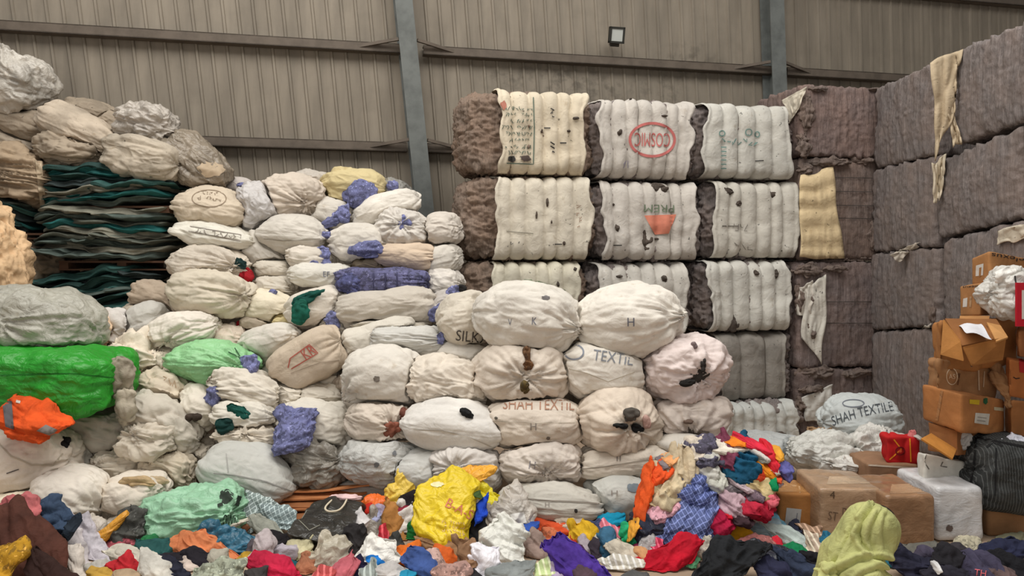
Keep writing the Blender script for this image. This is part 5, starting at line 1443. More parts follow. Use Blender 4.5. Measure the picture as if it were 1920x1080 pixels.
cloth('bundle of flat tan sacks tied with a strap at the left edge', 44, 326, 140, 92, (172, 152, 128), 17, Y=7.6, mk='dusty', dep=.35, name='sack_bundle', cat='bundle', fold=.05, fr=(1.2, 3, 22), rag=.12, typ='b',
      prints=[('Q', [(66, 300), (78, 302), (88, 396), (76, 396)], (196, 178, 152))], group='bundles')

# ---------------------------------------------------------------- cartons
KR = (176, 120, 70); KRD = (160, 106, 62); KRP = (180, 146, 112)
def carton_c(label, corn, col, seed, mk='card', marks=(), crush=.008, name='cardboard_carton', cat='box', group='cardboard cartons on the right', ex=26, n=26, extra=()):
    D, cube, Fc, e, deg = cubesphere(n)
    q = D / ((np.abs(D) ** ex).sum(1) ** (1 / ex))[:, None]
    V = tri_map(corn, q)
    c = V.mean(0); N = normals(V, Fc); L = V - c + seed
    V = V + N * ((fbm(L * 4.5, 2, seed) - .5) * 2 * crush + (np.abs(2 * vnoise(warp(L * 9, 1.2, .7, seed), seed) - 1) - .5) * crush)[:, None]
    V[:, 2] = np.maximum(V[:, 2], .004)
    base = c.copy(); base[2] = V[:, 2].min()
    o = mesh_obj(name, V - base, Fc, mat(col, mk), base); tag(o, label, cat, group)
    bv = bvh_of(V, Fc)
    for (nm, pr, lb) in [(nm_, [p_], lb_) if nm_ in ('tape', 'crease', 'dark_line', 'torn_spot') else (nm_, pr_, lb_) for nm_, pr_, lb_ in marks for p_ in (pr_ if nm_ in ('tape', 'crease', 'dark_line', 'torn_spot') else [0])]:
        res = lay_prints(pr, bv, .004)
        if not res: continue
        Vt, Fl, mi, ms, bs = [], [], [], [], 0
        for v3, f3, cc in res:
            kk = 'film' if nm == 'tape' else 'ink'
            mm = mat(cc, kk)
            if mm not in ms: ms.append(mm)
            # later marks lie on the earlier ones
            d = v3 - CAM; d /= np.linalg.norm(d, axis=1)[:, None]
            v3 = v3 - d * .002 * len(Vt)
            Vt.append(v3 - base); Fl += [[i + bs for i in f] for f in f3]; mi += [ms.index(mm)] * len(f3); bs += len(v3)
        ch = mesh_obj(nm, np.concatenate(Vt), Fl, ms, (0, 0, 0), o, False, mi)
        if lb: ch['label'] = lb
    for ex_ in extra:
        if ex_[0] == 'slab':
            _, nm, q4, Ys, cc, lb = ex_
            pts = [P(x, y, yy_) for (x, y), yy_ in zip(q4, Ys)]; dn_ = np.array([0, .004, -.012])
            vv = np.array(pts + [p + dn_ for p in pts]) - base
            ch = mesh_obj(nm, vv, [(0, 1, 2, 3), (7, 6, 5, 4), (0, 4, 5, 1), (1, 5, 6, 2), (2, 6, 7, 3), (3, 7, 4, 0)], mat(cc, 'card'), (0, 0, 0), o, False)
            if lb: ch['label'] = lb
            continue
        (nm, x, y, w, h, rot, cc, kk, lb) = ex_
        p = hit_px(bv, x, y, P(x, y, c[1] - .2))
        vv, ff = crumple(p, np.array([w / 2 * p[1] / F, .05, h / 2 * p[1] / F]), rot, seed + x * .1, 16, .03, (5, 9, 9), .3)
        ch = mesh_obj(nm, vv - base, ff, mat(cc, kk), (0, 0, 0), o)
        if lb: ch['label'] = lb
    return o

def edges(L, M, R):
    f = lambda e, y: P(e[0], y, e[3])
    c = {(0, 0, 1): f(M, M[1]), (0, 0, 0): f(M, M[2]), (1, 0, 1): f(R, R[1]), (1, 0, 0): f(R, R[2]), (0, 1, 1): f(L, L[1]), (0, 1, 0): f(L, L[2])}
    for z in (0, 1): c[(1, 1, z)] = c[(1, 0, z)] + c[(0, 1, z)] - c[(0, 0, z)]
    return c
def front(x0, x1, yt, yb, Yf, d=.5, yaw=0, sink=0):
    a = P(x0, yb, Yf); b = P(x1, yb, Yf); zt = P(x0, yt, Yf)[2]
    a[2] -= sink; b[2] -= sink
    r = math.radians(yaw); dx = np.array([math.cos(r), math.sin(r), 0]); dy = np.array([-math.sin(r), math.cos(r), 0])
    w = b[0] - a[0]; c = {}
    for i in (0, 1):
        for j in (0, 1):
            for k in (0, 1):
                p = a + dx * w * i + dy * d * j; p[2] = zt if k else a[2]; c[(i, j, k)] = p
    return c
BLK = (56, 50, 48); WP = (226, 222, 216)
carton_c('topmost small carton with dark upside-down lettering along its edge', edges((1821, 484, 535, 6.0), (1855, 470, 533, 5.72), (1935, 486, 540, 6.0)), (184, 132, 84), 1.2, crush=.003,
    marks=[('lettering', [('T', 'elexus', 1890, 483, 62, 9, 189, BLK)], None), ('paper_label', [('Q', [(1830, 498), (1844, 494), (1843, 516), (1829, 518)], WP), ('Q', [(1836, 502), (1840, 501), (1839, 518), (1835, 519)], (170, 122, 78))], 'white label with cut-out')])
carton_c('smaller carton directly below the topmost lettered carton', edges((1800, 537, 593, 5.95), (1838, 530, 592, 5.72), (1866, 535, 590, 5.9)), (180, 130, 84), 2.2, crush=.003,
    marks=[('lettering', [('T', 'elexus', 1820, 538, 30, 5, 176, BLK)], None), ('paper_label', [('Q', [(1806, 560), (1814, 558), (1813, 575), (1805, 576)], WP)], 'white label'), ('tape', [('L', [(1820, 556), (1819, 576)], 4, (200, 160, 120))], 'tape strip')])
carton_c('big torn carton with white paper in its crushed opening', edges((1748, 602, 694, 5.75), (1762, 600, 700, 5.5), (1912, 596, 684, 5.75)), KR, 3.1, crush=.02,
    extra=[('slab', 'torn_flap', [(1769, 598), (1801, 638), (1807, 674), (1764, 662)], (5.36, 5.22, 5.22, 5.36), (196, 138, 78), None),
           ('slab', 'torn_flap', [(1806, 650), (1887, 631), (1881, 672), (1822, 683)], (5.22, 5.26, 5.3, 5.22), (172, 116, 62), None),
           ('slab', 'torn_flap', [(1772, 597), (1868, 598), (1889, 630), (1804, 648)], (5.45, 5.5, 5.3, 5.24), (150, 100, 58), None),
           ('slab', 'torn_flap', [(1850, 604), (1876, 610), (1890, 632), (1868, 640)], (5.4, 5.4, 5.24, 5.24), (204, 150, 92), None),
           ('slab', 'torn_flap', [(1800, 592), (1856, 592), (1852, 606), (1798, 608)], (5.6, 5.6, 5.45, 5.45), (186, 134, 82), None)],
    marks=[('tape', [('L', [(1798, 632), (1820, 640)], 4, (214, 190, 160)), ('L', [(1820, 650), (1822, 688)], 3, (120, 80, 50))], 'clear tape')])
q4 = [P(1796, 611, 5.40), P(1838, 604, 5.40), P(1858, 633, 5.19), P(1812, 624, 5.22)]; n_ = 8; V = []
for i_ in range(n_ + 1):
    for j_ in range(n_ + 1):
        u, v = i_ / n_, j_ / n_
        V.append((1 - u) * (1 - v) * q4[0] + u * (1 - v) * q4[1] + u * v * q4[2] + (1 - u) * v * q4[3] + np.array([0, -.01, .012 * math.sin(u * 5) + .008 * math.sin(v * 6)]))
pb_ = np.mean(V, 0)
pp = mesh_obj('paper_sheet', np.array(V) - pb_, [(i_ * 9 + j_, (i_ + 1) * 9 + j_, (i_ + 1) * 9 + j_ + 1, i_ * 9 + j_ + 1) for i_ in range(8) for j_ in range(8)], mat((226, 226, 232), 'ink'), pb_)
tag(pp, 'white paper sheet lying in the opening of the torn carton', 'paper', 'papers')
carton_c('crushed carton with a ring-shaped mark under the torn carton', edges((1742, 674, 722, 5.75), (1757, 672, 740, 5.5), (1868, 690, 748, 5.72)), (172, 128, 88), 4.4, crush=.03,
    marks=[('printed_mark', [('O', 1785, 706, 10, 15, 1.6, (226, 200, 170)), ('T', 'AS', 1785, 706, 12, 9, 0, (226, 200, 170)), ('L', [(1800, 700), (1796, 722)], 2, (116, 80, 52)), ('L', [(1835, 694), (1836, 732)], 3, (210, 180, 150)), ('L', [(1846, 696), (1844, 726)], 2, (210, 180, 150))], 'white ring-shaped mark')])
carton_c('large plain carton with yellow and white stickers', edges((1728, 719, 786, 5.65), (1803, 738, 812, 5.3), (1885, 749, 817, 5.6)), (178, 120, 72), 5.3, crush=.008,
    marks=[('sticker', [('Q', [(1818, 749), (1837, 750), (1836, 759), (1818, 757)], (206, 176, 40))], 'yellow sticker'), ('sticker', [('Q', [(1829, 774), (1856, 776), (1853, 797), (1827, 793)], (208, 204, 196)), ('L', [(1833, 782), (1850, 784)], 1.4, (150, 146, 140)), ('L', [(1832, 788), (1848, 790)], 1.4, (150, 146, 140))], 'white paper label'), ('sticker', [('D', 1848, 752, 4, 7, (36, 88, 56))], 'green mark'), ('sticker', [('Q', [(1864, 763), (1884, 765), (1882, 771), (1864, 769)], (206, 196, 166))], 'pale label'), ('tape', [('L', [(1766, 733), (1755, 795)], 5, (196, 140, 92))], 'brown tape')])
carton_c('carton with a bent flap under the large plain carton', edges((1738, 790, 846, 5.6), (1796, 806, 856, 5.38), (1836, 808, 852, 5.55)), (160, 106, 64), 6.6, crush=.015,
    extra=[('slab', 'flap', [(1727, 822), (1746, 812), (1794, 842), (1786, 860)], (5.25, 5.45, 5.4, 5.2), (206, 140, 66), 'bent orange-brown flap'), ('plastic_film', 1806, 824, 30, 44, 30, (176, 174, 172), 'film', 'clear plastic film')])
carton_c('white polystyrene box at the foot of the carton tower', edges((1720, 846, 940, 5.6), (1733, 850, 950, 5.42), (1812, 866, 950, 5.5)), (222, 220, 212), 7.1, mk='ink', crush=.012, name='polystyrene_box', marks=[('dark_line', [('L', [(1737, 852), (1733, 866), (1742, 880)], 2, (110, 106, 100)), ('L', [(1768, 866), (1764, 874), (1776, 876)], 2, (110, 106, 100))], None)])
carton_c('carton at the right edge level with the torn carton', edges((1906, 612, 668, 5.65), (1911, 622, 670, 5.5), (1985, 612, 668, 5.65)), (166, 108, 66), 8.2)
carton_c('orange-brown carton at the right edge with a red label', edges((1886, 668, 740, 5.65), (1892, 674, 744, 5.5), (1985, 690, 760, 5.65)), (180, 110, 60), 9.3, marks=[('paper_label', [('Q', [(1910, 668), (1924, 668), (1924, 700), (1912, 698)], (172, 40, 40)), ('L', [(1898, 672), (1912, 670)], 3, (120, 40, 32))], 'red label'), ('dark_line', [('L', [(1900, 707), (1905, 710), (1912, 709)], 2, (60, 40, 30))], None)])
carton_c('lowest carton at the right edge behind the black striped bag', edges((1884, 750, 830, 5.65), (1896, 750, 832, 5.5), (1985, 756, 832, 5.65)), (160, 106, 62), 10.4)
cloth('crumpled brown paper between the crushed carton and the right cartons', 1878, 718, 30, 62, (150, 110, 74), 8, Y=5.6, mk='card', name='brown_paper', cat='paper', fold=.03, group='papers')
carton_c('small carton sealed with shiny tape at the end of the clothes heap', front(1461, 1527, 926, 992, 5.45, .36), (190, 132, 76), 11.1, crush=.004, group='cartons in the front row',
    marks=[('paper_label', [('Q', [(1475, 952), (1503, 955), (1499, 990), (1471, 987)], (204, 206, 206)), ('L', [(1495, 962), (1492, 984)], 2, (150, 152, 158))], 'white paper label'), ('tape', [('Q', [(1464, 899), (1521, 900), (1526, 922), (1462, 922)], (206, 150, 92)), ('L', [(1497, 898), (1500, 924)], 3, (226, 180, 130)), ('L', [(1463, 910), (1524, 911)], 3, (226, 180, 130))], 'shiny brown tape')])
carton_c('plastic-wrapped carton with handwritten dark marks', front(1538, 1654, 916, 1013, 5.27, .5, -2), (176, 146, 118), 12.2, mk='wrapcard', crush=.009, ex=26, group='cartons in the front row',
    marks=[('handwriting', [('T', '4', 1561, 928, 10, 14, 0, (96, 78, 62)), ('T', 'ST', 1562, 968, 18, 16, 8, (112, 90, 72)), ('T', 'DS', 1588, 962, 16, 20, 0, (112, 90, 72)), ('L', [(1577, 984), (1592, 980), (1582, 990), (1594, 992)], 2, (112, 90, 72))], None), ('tape', [('Q', [(1555, 893), (1640, 892), (1648, 906), (1550, 908)], (204, 178, 150))], 'bright reflection painted on the plastic wrap')])  # the pale band on top paints the wrap's bright reflection
carton_c('plastic-wrapped carton behind the woman in the green shawl', front(1663, 1756, 930, 1027, 5.12, .52, 3), (156, 120, 90), 13.3, mk='wrapcard', crush=.009, ex=26, group='cartons in the front row', marks=[('tape', [('Q', [(1672, 908), (1740, 906), (1746, 922), (1668, 926)], (186, 150, 116))], 'tan reflection painted on the plastic wrap')])  # tan band stands in for the gloss on the wrap, painted as a patch
carton_c('white plastic-wrapped box with a small torn spot', front(1757, 1850, 914, 1018, 5.2, .5, 4), (216, 216, 218), 14.2, mk='wrapcard', crush=.010, ex=14, group='cartons in the front row', marks=[('torn_spot', [('D', 1780, 991, 7, 6, (110, 96, 90)), ('L', [(1768, 984), (1790, 980), (1822, 966)], 2, (236, 236, 238))], 'small dark torn spot')])
carton_c('low brown carton under the black striped bag', front(1853, 1990, 937, 1010, 5.32, .45, 4), (150, 112, 78), 15.5, crush=.008, group='cartons in the front row')
carton_c('flat brown carton holding the red gift bag', front(1626, 1722, 869, 960, 5.95, .4, -2), (160, 124, 96), 16.1, crush=.006, marks=[('pale_edge', [('L', [(1628, 872), (1718, 878)], 3, (206, 190, 172))], None)])
cloth('crumpled brown cardboard before the lettered grey-white sack', 1540, 822, 60, 36, (168, 136, 102), -14, Y=6.85, mk='card', name='cardboard_scrap', cat='cardboard', fold=.03, group='cardboard')
# red gift bag
carton_c('red gift bag with orange lines and a flower on the flat carton', front(1663, 1722, 819, 868, 5.98, .12, -4), (196, 34, 36), 17.3, mk='ink', crush=.022, name='gift_bag', cat='bag', group=None, ex=16,
    marks=[('ribbon', [('L', [(1676, 824), (1690, 842), (1668, 862)], 2.4, (240, 150, 40)), ('L', [(1706, 822), (1708, 866)], 2.4, (240, 150, 40)), ('O', 1688, 846, 8, 7, 3, (120, 14, 20)), ('D', 1688, 846, 3, 3, (226, 90, 60))], 'orange ribbon lines and flower')],
    extra=[('tissue', 1710, 814, 14, 22, 10, (226, 130, 130), 'cloth', 'pink tissue'), ('tissue', 1722, 822, 18, 12, 30, (226, 222, 214), 'cloth', 'white tissue')])
sack('black bag with fine pale stripes and piped edges', 1872, 884, 138, 126, 5.5, 6, 'b', (58, 60, 60), mk='pin', name='striped_bag', cat='bag', dep=.3, lump=.06, fold=.014, pr=1.2,
    prints=[('L', [(1830, 820), (1826, 870), (1816, 930)], 4, (24, 24, 26)), ('L', [(1832, 820), (1872, 828), (1924, 838)], 4, (24, 24, 26)), ('L', [(1868, 840), (1866, 930)], 3, (30, 30, 32)), ('L', [(1850, 838), (1862, 828), (1880, 836)], 4, (34, 34, 36))])
cloth('shiny silver foil wrap lying on the black striped bag', 1902, 832, 56, 26, (200, 202, 214), -6, Y=5.35, mk='film', rough=.25, name='foil_wrap', cat='wrap', fold=.03, pr=1.3)
sack('white plastic bundle with grey belly at the right edge on the torn carton', 1896, 550, 84, 96, 5.6, 0, 'r', (220, 218, 212), mk='plastic', name='plastic_bundle', cat='bag', fold=.03, dep=.2, prints=[('D', 1896, 506, 8, 3, (120, 150, 140)), ('L', [(1903, 517), (1905, 532)], 3, (60, 58, 56))],
    ties=[('loose_flap', 1890, 512, 64, 30, -14, (232, 230, 224), 'plastic', 'loose white plastic flap')])
sg = empty('red_framed_sign', P(1922, 610, 5.35)); tag(sg, 'red-framed white sign at the right edge before the white bundle', 'sign')
sl_ = np.array(sg.location)
def sgp(x0, x1, y0, y1, dy, col, nm):
    a, b = P(x0, y1, 5.35), P(x1, y0, 5.35)
    V, Fc = box_vf(a[0], b[0], 5.35 - dy, 5.36, a[2], b[2])
    return mesh_obj(nm, np.array(V) - sl_, Fc, mat(col, 'ink'), (0, 0, 0), sg, False)
sgp(1905, 1945, 530, 612, .01, (190, 30, 48), 'red_frame'); sgp(1914, 1936, 544, 598, .013, (214, 208, 202), 'white_panel')

# flat cardboard sheets on the floor and the black paper bag
for i, (x0, x1, yaw, col, wh) in enumerate(((506, 690, 4, (150, 96, 60), 'lowest'), (500, 676, 8, (176, 116, 74), 'second from the bottom'), (512, 690, 2, (164, 106, 66), 'middle'), (504, 684, 9, (190, 126, 80), 'second from the top'), (520, 700, 6, (214, 146, 96), 'topmost, light painted into its colour,'))):  # the topmost sheet's brighter orange has the light painted in
    a = P(x0, 0, 5.55 + i * .07); b = P(x1, 0, 5.55 + i * .07)
    w, d, t = b[0] - a[0], .5, .012
    n = 16; V = []; Fc = []
    for k, zz in ((0, 0), (1, t)):
        for ii in range(n + 1):
            for jj in range(9):
                u, v = ii / n, jj / 8
                bz = .03 * math.sin(u * 4 + i) * u + .012 * math.sin(v * 7 + i * 2)
                V.append((u * w, v * d, zz + max(-.01, bz)))
    m_ = (n + 1) * 9
    for ii in range(n):
        for jj in range(8):
            q = ii * 9 + jj
            Fc += [(q, q + 1, q + 10, q + 9), (m_ + q, m_ + q + 9, m_ + q + 10, m_ + q + 1)]
    rim = [ii * 9 for ii in range(n + 1)] + [n * 9 + jj for jj in range(1, 9)] + [ii * 9 + 8 for ii in range(n - 1, -1, -1)] + [jj for jj in range(7, 0, -1)]
    for r0, r1 in zip(rim, rim[1:] + rim[:1]): Fc.append((r0, r1, m_ + r1, m_ + r0))
    o = mesh_obj('cardboard_sheet', V, Fc, mat(col, 'card'), (a[0], 5.55 + i * .07, .02 + i * .03), smooth=False)
    o.rotation_euler = (0, 0, math.radians(yaw))
    tag(o, 'flat brown cardboard sheet, %s of the pile behind the black paper bag' % wh, 'cardboard', 'flat cardboard sheets')

cb = {}
for (a, c_), (x, y, Y) in {(0, 1): (588, 936, 5.5), (1, 1): (684, 938, 5.45), (0, 0): (536, 1000, 5.0), (1, 0): (642, 1026, 4.95)}.items():
    p = P(x, y, Y); cb[(a, 0, c_)] = p; cb[(a, 1, c_)] = p + np.array([0, .06, -.08])
pb = carton_c('glossy black paper bag lying tilted with white cord handle', cb, (52, 50, 46), 18.7, mk='film', crush=.03, name='paper_bag', cat='bag', group=None, ex=20, n=30,
    marks=[('crease', [('L', [(566, 972), (582, 946)], 1.5, (130, 128, 118)), ('L', [(560, 974), (580, 994), (600, 984)], 1.5, (140, 138, 126)), ('L', [(604, 960), (640, 962)], 1.5, (96, 94, 84))], None)])
hp_ = [(622, 938), (612, 948), (610, 955), (618, 959), (634, 957), (644, 948), (650, 937)]
bl = np.array(pb.location)
def tube(pts, r, n=7, per=6):
    Q = np.array(pts, float); k = len(Q); out = []
    E = np.concatenate([[2 * Q[0] - Q[1]], Q, [2 * Q[-1] - Q[-2]]])
    for i_ in range(k - 1):
        p0, p1, p2, p3 = E[i_:i_ + 4]
        for t in np.linspace(0, 1, per, endpoint=False):
            out.append(.5 * (2 * p1 + (p2 - p0) * t + (2 * p0 - 5 * p1 + 4 * p2 - p3) * t * t + (3 * p1 - p0 - 3 * p2 + p3) * t ** 3))
    out.append(Q[-1]); out = np.array(out); T = np.gradient(out, axis=0); T /= np.linalg.norm(T, axis=1)[:, None]
    V, Fc = [], []
    for p_, t in zip(out, T):
        a_ = np.cross(t, [.1, 1, .2]); a_ /= np.linalg.norm(a_); b_ = np.cross(t, a_)
        V += [p_ + r * (a_ * math.cos(x) + b_ * math.sin(x)) for x in np.arange(n) / n * 2 * math.pi]
    for i_ in range(len(out) - 1):
        for j_ in range(n): Fc.append((i_ * n + j_, i_ * n + (j_ + 1) % n, (i_ + 1) * n + (j_ + 1) % n, (i_ + 1) * n + j_))
    return V, Fc
hv_, hf_ = tube([P(x, y, 5.5 - (y - 936) * .012 - .06) - bl for x, y in hp_], .007)
ho = mesh_obj('handle', hv_, hf_, mat((226, 214, 190), 'ink'), (0, 0, 0), pb); ho['label'] = 'white cord handle'
vv, ff = crumple(P(648, 932, 5.5), np.array([.12, .05, .025]), 2, 4.4, 12, .02)
t_ = mesh_obj('paper_lining', vv - bl, ff, mat((234, 200, 200), 'cloth'), (0, 0, 0), pb); t_['label'] = 'pinkish white paper at the opening'
# ---------------------------------------------------------------- seated woman in a green shawl
WY = 3.6
def wz(py): return H - (py - HY) / F * WY
def wx(px): return (px - 960) / F * WY
wo = np.array([wx(1606), WY, 0.0])
woman = empty('person', wo); tag(woman, 'person in a yellow-green shawl sitting with the back turned before the wrapped cartons', 'person')
SKIN = mat((104, 70, 52), 'ink')
# body skeleton grown into one skin
J_ = [(0, 0, .16, .15), (.01, .0, .30, .135), (.03, .0, .44, .15), (.055, 0, .535, .06), (.075, 0, .60, .055),   # 0-4 pelvis..neck
      (.03, -.17, .49, .06), (.10, -.21, .31, .045), (.30, -.14, .22, .032), (.37, -.12, .21, .026),            # 5-8 right arm
      (.03, .17, .49, .06), (.10, .21, .31, .045), (.30, .14, .22, .032), (.37, .12, .21, .026),               # 9-12
      (.04, -.12, .13, .095), (.36, -.30, .12, .07), (.34, .02, .065, .05), (.42, .08, .055, .035),             # 13-16 leg folded
      (.04, .12, .13, .095), (.36, .30, .12, .07), (.26, -.04, .07, .05), (.20, -.12, .055, .035)]
E_ = [(0, 1), (1, 2), (2, 3), (3, 4), (2, 5), (5, 6), (6, 7), (7, 8), (2, 9), (9, 10), (10, 11), (11, 12), (0, 13), (13, 14), (14, 15), (15, 16), (0, 17), (17, 18), (18, 19), (19, 20)]
def hand(ix, sy):
    w = J_[ix]
    for k, (dy, ln) in enumerate(((-.03, .062), (-.01, .072), (.01, .068), (.03, .054))):
        a = len(J_)
        J_.append((w[0] + .055, w[1] + dy, w[2] - .004, .0095)); J_.append((w[0] + .055 + ln * .55, w[1] + dy * 1.2, w[2] - .012, .009)); J_.append((w[0] + .05 + ln, w[1] + dy * 1.15, w[2] - .035, .0075))
        E_.extend([(ix, a), (a, a + 1), (a + 1, a + 2)])
    a = len(J_)
    J_.append((w[0] + .015, w[1] + sy * .04, w[2] - .005, .011)); J_.append((w[0] + .05, w[1] + sy * .056, w[2] - .02, .009))
    E_.extend([(ix, a), (a, a + 1)])
hand(8, 1); hand(12, -1)
me = bpy.data.meshes.new('body'); me.from_pydata([j[:3] for j in J_], E_, [])
bo = bpy.data.objects.new('body', me); C.objects.link(bo)
md = bo.modifiers.new('s', 'SKIN'); md.use_smooth_shade = True
for k, sv in enumerate(me.skin_vertices[0].data):
    sv.radius = (J_[k][3], J_[k][3]); sv.use_root = (k == 0)
bo.modifiers.new('d', 'SUBSURF').levels = 2
dg = bpy.context.evaluated_depsgraph_get()
m1 = bpy.data.meshes.new_from_object(bo.evaluated_get(dg))
# head with brow, nose, eye sockets, lips and chin, facing +x and a little down
D, cube, Fh, e, deg = cubesphere(40)
hd = np.array([.098, .078, .12])
V = D * hd
x, y, z = V[:, 0] / hd[0], V[:, 1] / hd[1], V[:, 2] / hd[2]
fr = np.clip(x, 0, 1)
V[:, 1] *= 1 - .28 * np.clip(-z, 0, 1) ** 1.5
V[:, 0] += .028 * np.exp(-((z + .12) / .16) ** 2 - (y / .2) ** 2) * (fr > .5) + .012 * np.exp(-((z - .1) / .2) ** 2 - (y / .14) ** 2) * (fr > .5)
V[:, 0] -= .012 * (np.exp(-((z - .04) / .12) ** 2 - ((np.abs(y) - .42) / .18) ** 2)) * (fr > .4)
V[:, 0] += .009 * np.exp(-((z + .46) / .06) ** 2 - (y / .28) ** 2) * (fr > .4) + .009 * np.exp(-((z + .56) / .06) ** 2 - (y / .26) ** 2) * (fr > .4)
V[:, 0] += .012 * np.exp(-((z + .85) / .16) ** 2 - (y / .35) ** 2) * (fr > .2)
V[:, 1] += np.sign(y) * .02 * np.exp(-((z + .05) / .22) ** 2 - ((x + .05) / .14) ** 2)
pitch = math.radians(22)
Rp = np.array([[math.cos(pitch), 0, math.sin(pitch)], [0, 1, 0], [-math.sin(pitch), 0, math.cos(pitch)]])
HC = np.array([.09, 0, .675])
V = V @ Rp.T + HC
bm = bmesh.new(); bm.from_mesh(m1)
vs = [bm.verts.new(v) for v in V]
for f in Fh: bm.faces.new([vs[i] for i in f])
m2 = bpy.data.meshes.new('body'); bm.to_mesh(m2); bm.free()
bpy.data.objects.remove(bo)
body = bpy.data.objects.new('body', m2); C.objects.link(body)
rm = body.modifiers.new('r', 'REMESH'); rm.mode = 'VOXEL'; rm.voxel_size = .0065; rm.use_smooth_shade = True
sm = body.modifiers.new('sm', 'SMOOTH'); sm.iterations = 3; sm.factor = .4
m2.materials.append(SKIN); body.parent = woman
for s in (-1, 1):
    p = np.array([hd[0] * .86, s * hd[1] * .42, .006]) @ Rp.T + HC
    vv = cubesphere(8)[0] * .011 + p
    eo = mesh_obj('eye', vv, cubesphere(8)[2], mat((60, 48, 44), 'lens'), (0, 0, 0), woman)
hv = D * (hd * 1.06); hm = hv[:, 0] < .5 * hd[0]
hv = np.where(hm[:, None], hv, D * hd * .9) @ Rp.T + HC
mesh_obj('hair', hv, Fh, mat((34, 26, 24), 'ink'), (0, 0, 0), woman)
# kameez under the shawl
def loft(rows, nth, name, m, ph0=0, ph1=2 * math.pi, closed=True, fold=None, seed=1):
    """rows: (z, x0, x1, ydepth)"""
    zz = np.array([r[0] for r in rows]); V = []
    th = np.linspace(ph0, ph1, nth, endpoint=not closed)
    nz = 150
    ts = np.linspace(0, 1, nz)
    par = np.linspace(0, 1, len(rows))
    def sm(k):
        a = np.interp(ts, par, [r[k] for r in rows])
        for _ in range(2): a[1:-1] = .25 * a[:-2] + .5 * a[1:-1] + .25 * a[2:]
        return a
    Z, X0, X1, DY = sm(0), sm(1), sm(2), sm(3)
    for i in range(nz):
        cx, rx = (X0[i] + X1[i]) / 2, (X1[i] - X0[i]) / 2
        for t in th:
            V.append((cx + rx * math.cos(t), DY[i] * math.sin(t), Z[i]))
    V = np.array(V)
    Fc = []
    for i in range(nz - 1):
        for j in range(nth if closed else nth - 1):
            j2 = (j + 1) % nth
            Fc.append((i * nth + j, i * nth + j2, (i + 1) * nth + j2, (i + 1) * nth + j))
    return V, np.array(Fc), nz, nth, th
GS = (198, 200, 134)
rows = [(wz(y), wx(a) - wo[0], wx(b) - wo[0], d) for (y, a, b, d) in
        ((945.5, 1628, 1636, .01), (947, 1618, 1648, .04), (952, 1605, 1662, .075), (961, 1593, 1674, .10), (975, 1584, 1682, .112), (990, 1577, 1683.5, .115), (1004, 1569, 1681, .118), (1018, 1558, 1675, .135),
         (1030, 1548, 1664, .165), (1042, 1541, 1652, .2), (1052, 1537, 1654, .215), (1064, 1534, 1666, .225), (1080, 1531, 1673, .235), (1110, 1522, 1692, .25), (1160, 1508, 1706, .26), (1240, 1500, 1720, .29))]
_fix = []
for (z_, a_, b_, d_) in rows:      # the ellipse is seen about 25 degrees off its axis
    cx_, hw_ = (a_ + b_) / 2, (b_ - a_) / 2; c25, s25 = math.cos(math.radians(25)), math.sin(math.radians(25))
    r2 = max((hw_ * c25) ** 2 - (d_ * s25) ** 2, (.45 * hw_) ** 2)
    _fix.append((z_, cx_ - math.sqrt(r2) / c25, cx_ + math.sqrt(r2) / c25, d_))
rows = _fix
V, Fc, nz, nth, th = loft(rows, 260, 'shawl', None)
V[0:nth] = V[0:nth].mean(0) + np.array([0, 0, .004])
# opening in front of the face: azimuth around +x, turned away from the viewer
Fk = []
for f in Fc:
    zc = V[f[0], 2]; t = th[f[0] % nth]
    ang = (math.degrees(t) + 180) % 360 - 180
    if wz(1046) < zc < wz(958) and -26 < ang < 62: continue
    Fk.append(f)
N = normals(V, Fc)
Tt = np.tile(th, nz)
zrel = V[:, 2]
# folds sweep from the crown back down over the shoulder
g = np.stack([Tt * 1.6 + zrel * 5.5, zrel * 2.2, Tt * .5], 1)
b1 = np.abs(2 * vnoise(warp(g * 1.3, .7, .8, 5), 5) - 1) - .5
b2 = np.abs(2 * vnoise(np.stack([Tt * 4 + zrel * 9, zrel * 5, Tt], 1), 9) - 1) - .5
topf = np.clip((wz(948) - zrel) / .09, 0.05, 1)
V = V + N * ((.007 * b1 + .006 * b2 - .004) * topf)[:, None]
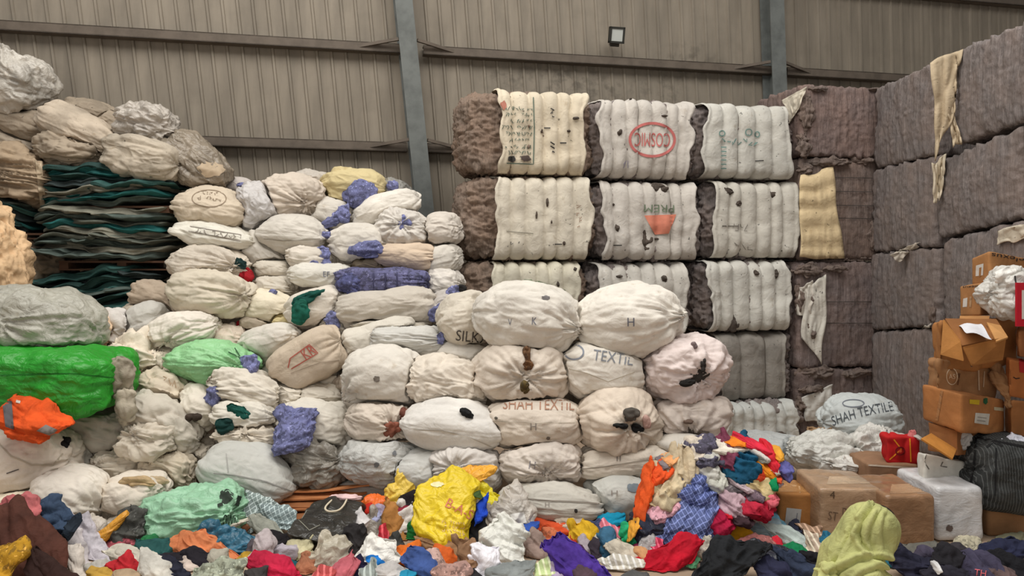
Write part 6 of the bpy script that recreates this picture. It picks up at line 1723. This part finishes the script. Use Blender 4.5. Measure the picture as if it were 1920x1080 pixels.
# drapes round the cheek and over the shoulder, on the back
def seg_dist(P2, pl):
    best = np.full(len(P2), 1e9); side = np.zeros(len(P2))
    for a, b in zip(pl[:-1], pl[1:]):
        a, b = np.array(a, float), np.array(b, float); ab = b - a
        t = np.clip(((P2 - a) @ ab) / (ab @ ab), 0, 1)
        dd = P2 - (a + t[:, None] * ab); d_ = np.hypot(dd[:, 0], dd[:, 1])
        s_ = ab[0] * dd[:, 1] - ab[1] * dd[:, 0]
        side = np.where(d_ < best, np.sign(s_), side); best = np.minimum(best, d_)
    return best * side
W_ = V + wo; XZ = np.stack([960 + F * W_[:, 0] / W_[:, 1], HY + F * (H - W_[:, 2]) / W_[:, 1]], 1)
toX = lambda p: p
back = np.clip(-np.sin(Tt) * 3, 0, 1); mpp = WY / F
dsum = np.zeros(len(V))
for pl, amp, sd_ in (([(1634, 951), (1617, 975), (1610, 1000), (1617, 1020), (1634, 1040), (1660, 1056)], .026, 1), ([(1646, 965), (1634, 990), (1630, 1014), (1640, 1036)], .016, 1), ([(1606, 978), (1592, 1004), (1574, 1034), (1560, 1066)], .018, -1),
                     ([(1668, 1054), (1640, 1048), (1608, 1052), (1572, 1072), (1552, 1100)], .026, 1), ([(1674, 1070), (1650, 1066), (1620, 1076), (1600, 1096)], .018, 1), ([(1582, 1000), (1566, 1026), (1548, 1056)], .014, -1), ([(1660, 968), (1656, 1000), (1660, 1030)], .012, 1)):
    d_ = seg_dist(XZ, [toX(p) for p in pl])
    dsum += .72 * amp * (np.exp(-(d_ / 4.5) ** 2) - .9 * np.exp(-((d_ - sd_ * 8) / 5) ** 2))
V = V + N * (dsum * back)[:, None]
sh = mesh_obj('shawl', V, Fk, mat(GS, 'cloth', .85), (0, 0, 0), woman)
so = sh.modifiers.new('thickness', 'SOLIDIFY'); so.thickness = .004; so.offset = -1
sh['label'] = 'yellow-green shawl over head and shoulders'
vv, ff = crumple(np.array([wx(1538) - wo[0], -.08, wz(1058)]), np.array([.05, .05, .05]), -20, 3.2, 16, .02)
c_ = mesh_obj('shawl_end', vv, ff, mat(GS, 'cloth', .85), (0, 0, 0), woman)
rows2 = [(.46, -.14, .17, .2), (.3, -.16, .2, .21), (.16, -.19, .3, .26), (.06, -.2, .46, .36), (.02, -.2, .48, .38)]
V, Fc, nz, nth, th = loft(rows2, 60, 'kameez', None)
mesh_obj('kameez', V, Fc, mat((150, 156, 84), 'cloth'), (0, 0, 0), woman)
build_soft()
# ---------------------------------------------------------------- camera and light
cam = bpy.data.cameras.new('camera'); co = bpy.data.objects.new('camera', cam); C.objects.link(co)
co.location = (0, 0, H); co.rotation_euler = (math.radians(90), 0, 0)
cam.sensor_width = 36; cam.lens = F / 1920 * 36; cam.shift_y = -(540 - HY) / 1920; cam.clip_end = 100
bpy.context.scene.camera = co
def area(name, loc, rot, sx, sy, e, col):
    l = bpy.data.lights.new(name, 'AREA'); l.shape = 'RECTANGLE'; l.size = sx; l.size_y = sy; l.energy = e; l.color = col
    o = bpy.data.objects.new(name, l); C.objects.link(o); o.location = loc; o.rotation_euler = tuple(math.radians(a) for a in rot); return o
area('roof_light', (-.5, 4.2, 8.2), (6, 0, 0), 11, 4.5, 790, (1, .965, .91))
area('door_light', (-2.0, -4.5, 3.6), (80, 0, -12), 8, 4, 170, (1, .95, .88))
w = bpy.data.worlds.new('world'); bpy.context.scene.world = w; w.use_nodes = True
bg = w.node_tree.nodes['Background']; bg.inputs[0].default_value = (.78, .76, .73, 1); bg.inputs[1].default_value = .31
sc = bpy.context.scene
sc.view_settings.view_transform = 'Standard'; sc.view_settings.look = 'None'; sc.view_settings.exposure = 0; sc.view_settings.gamma = 1
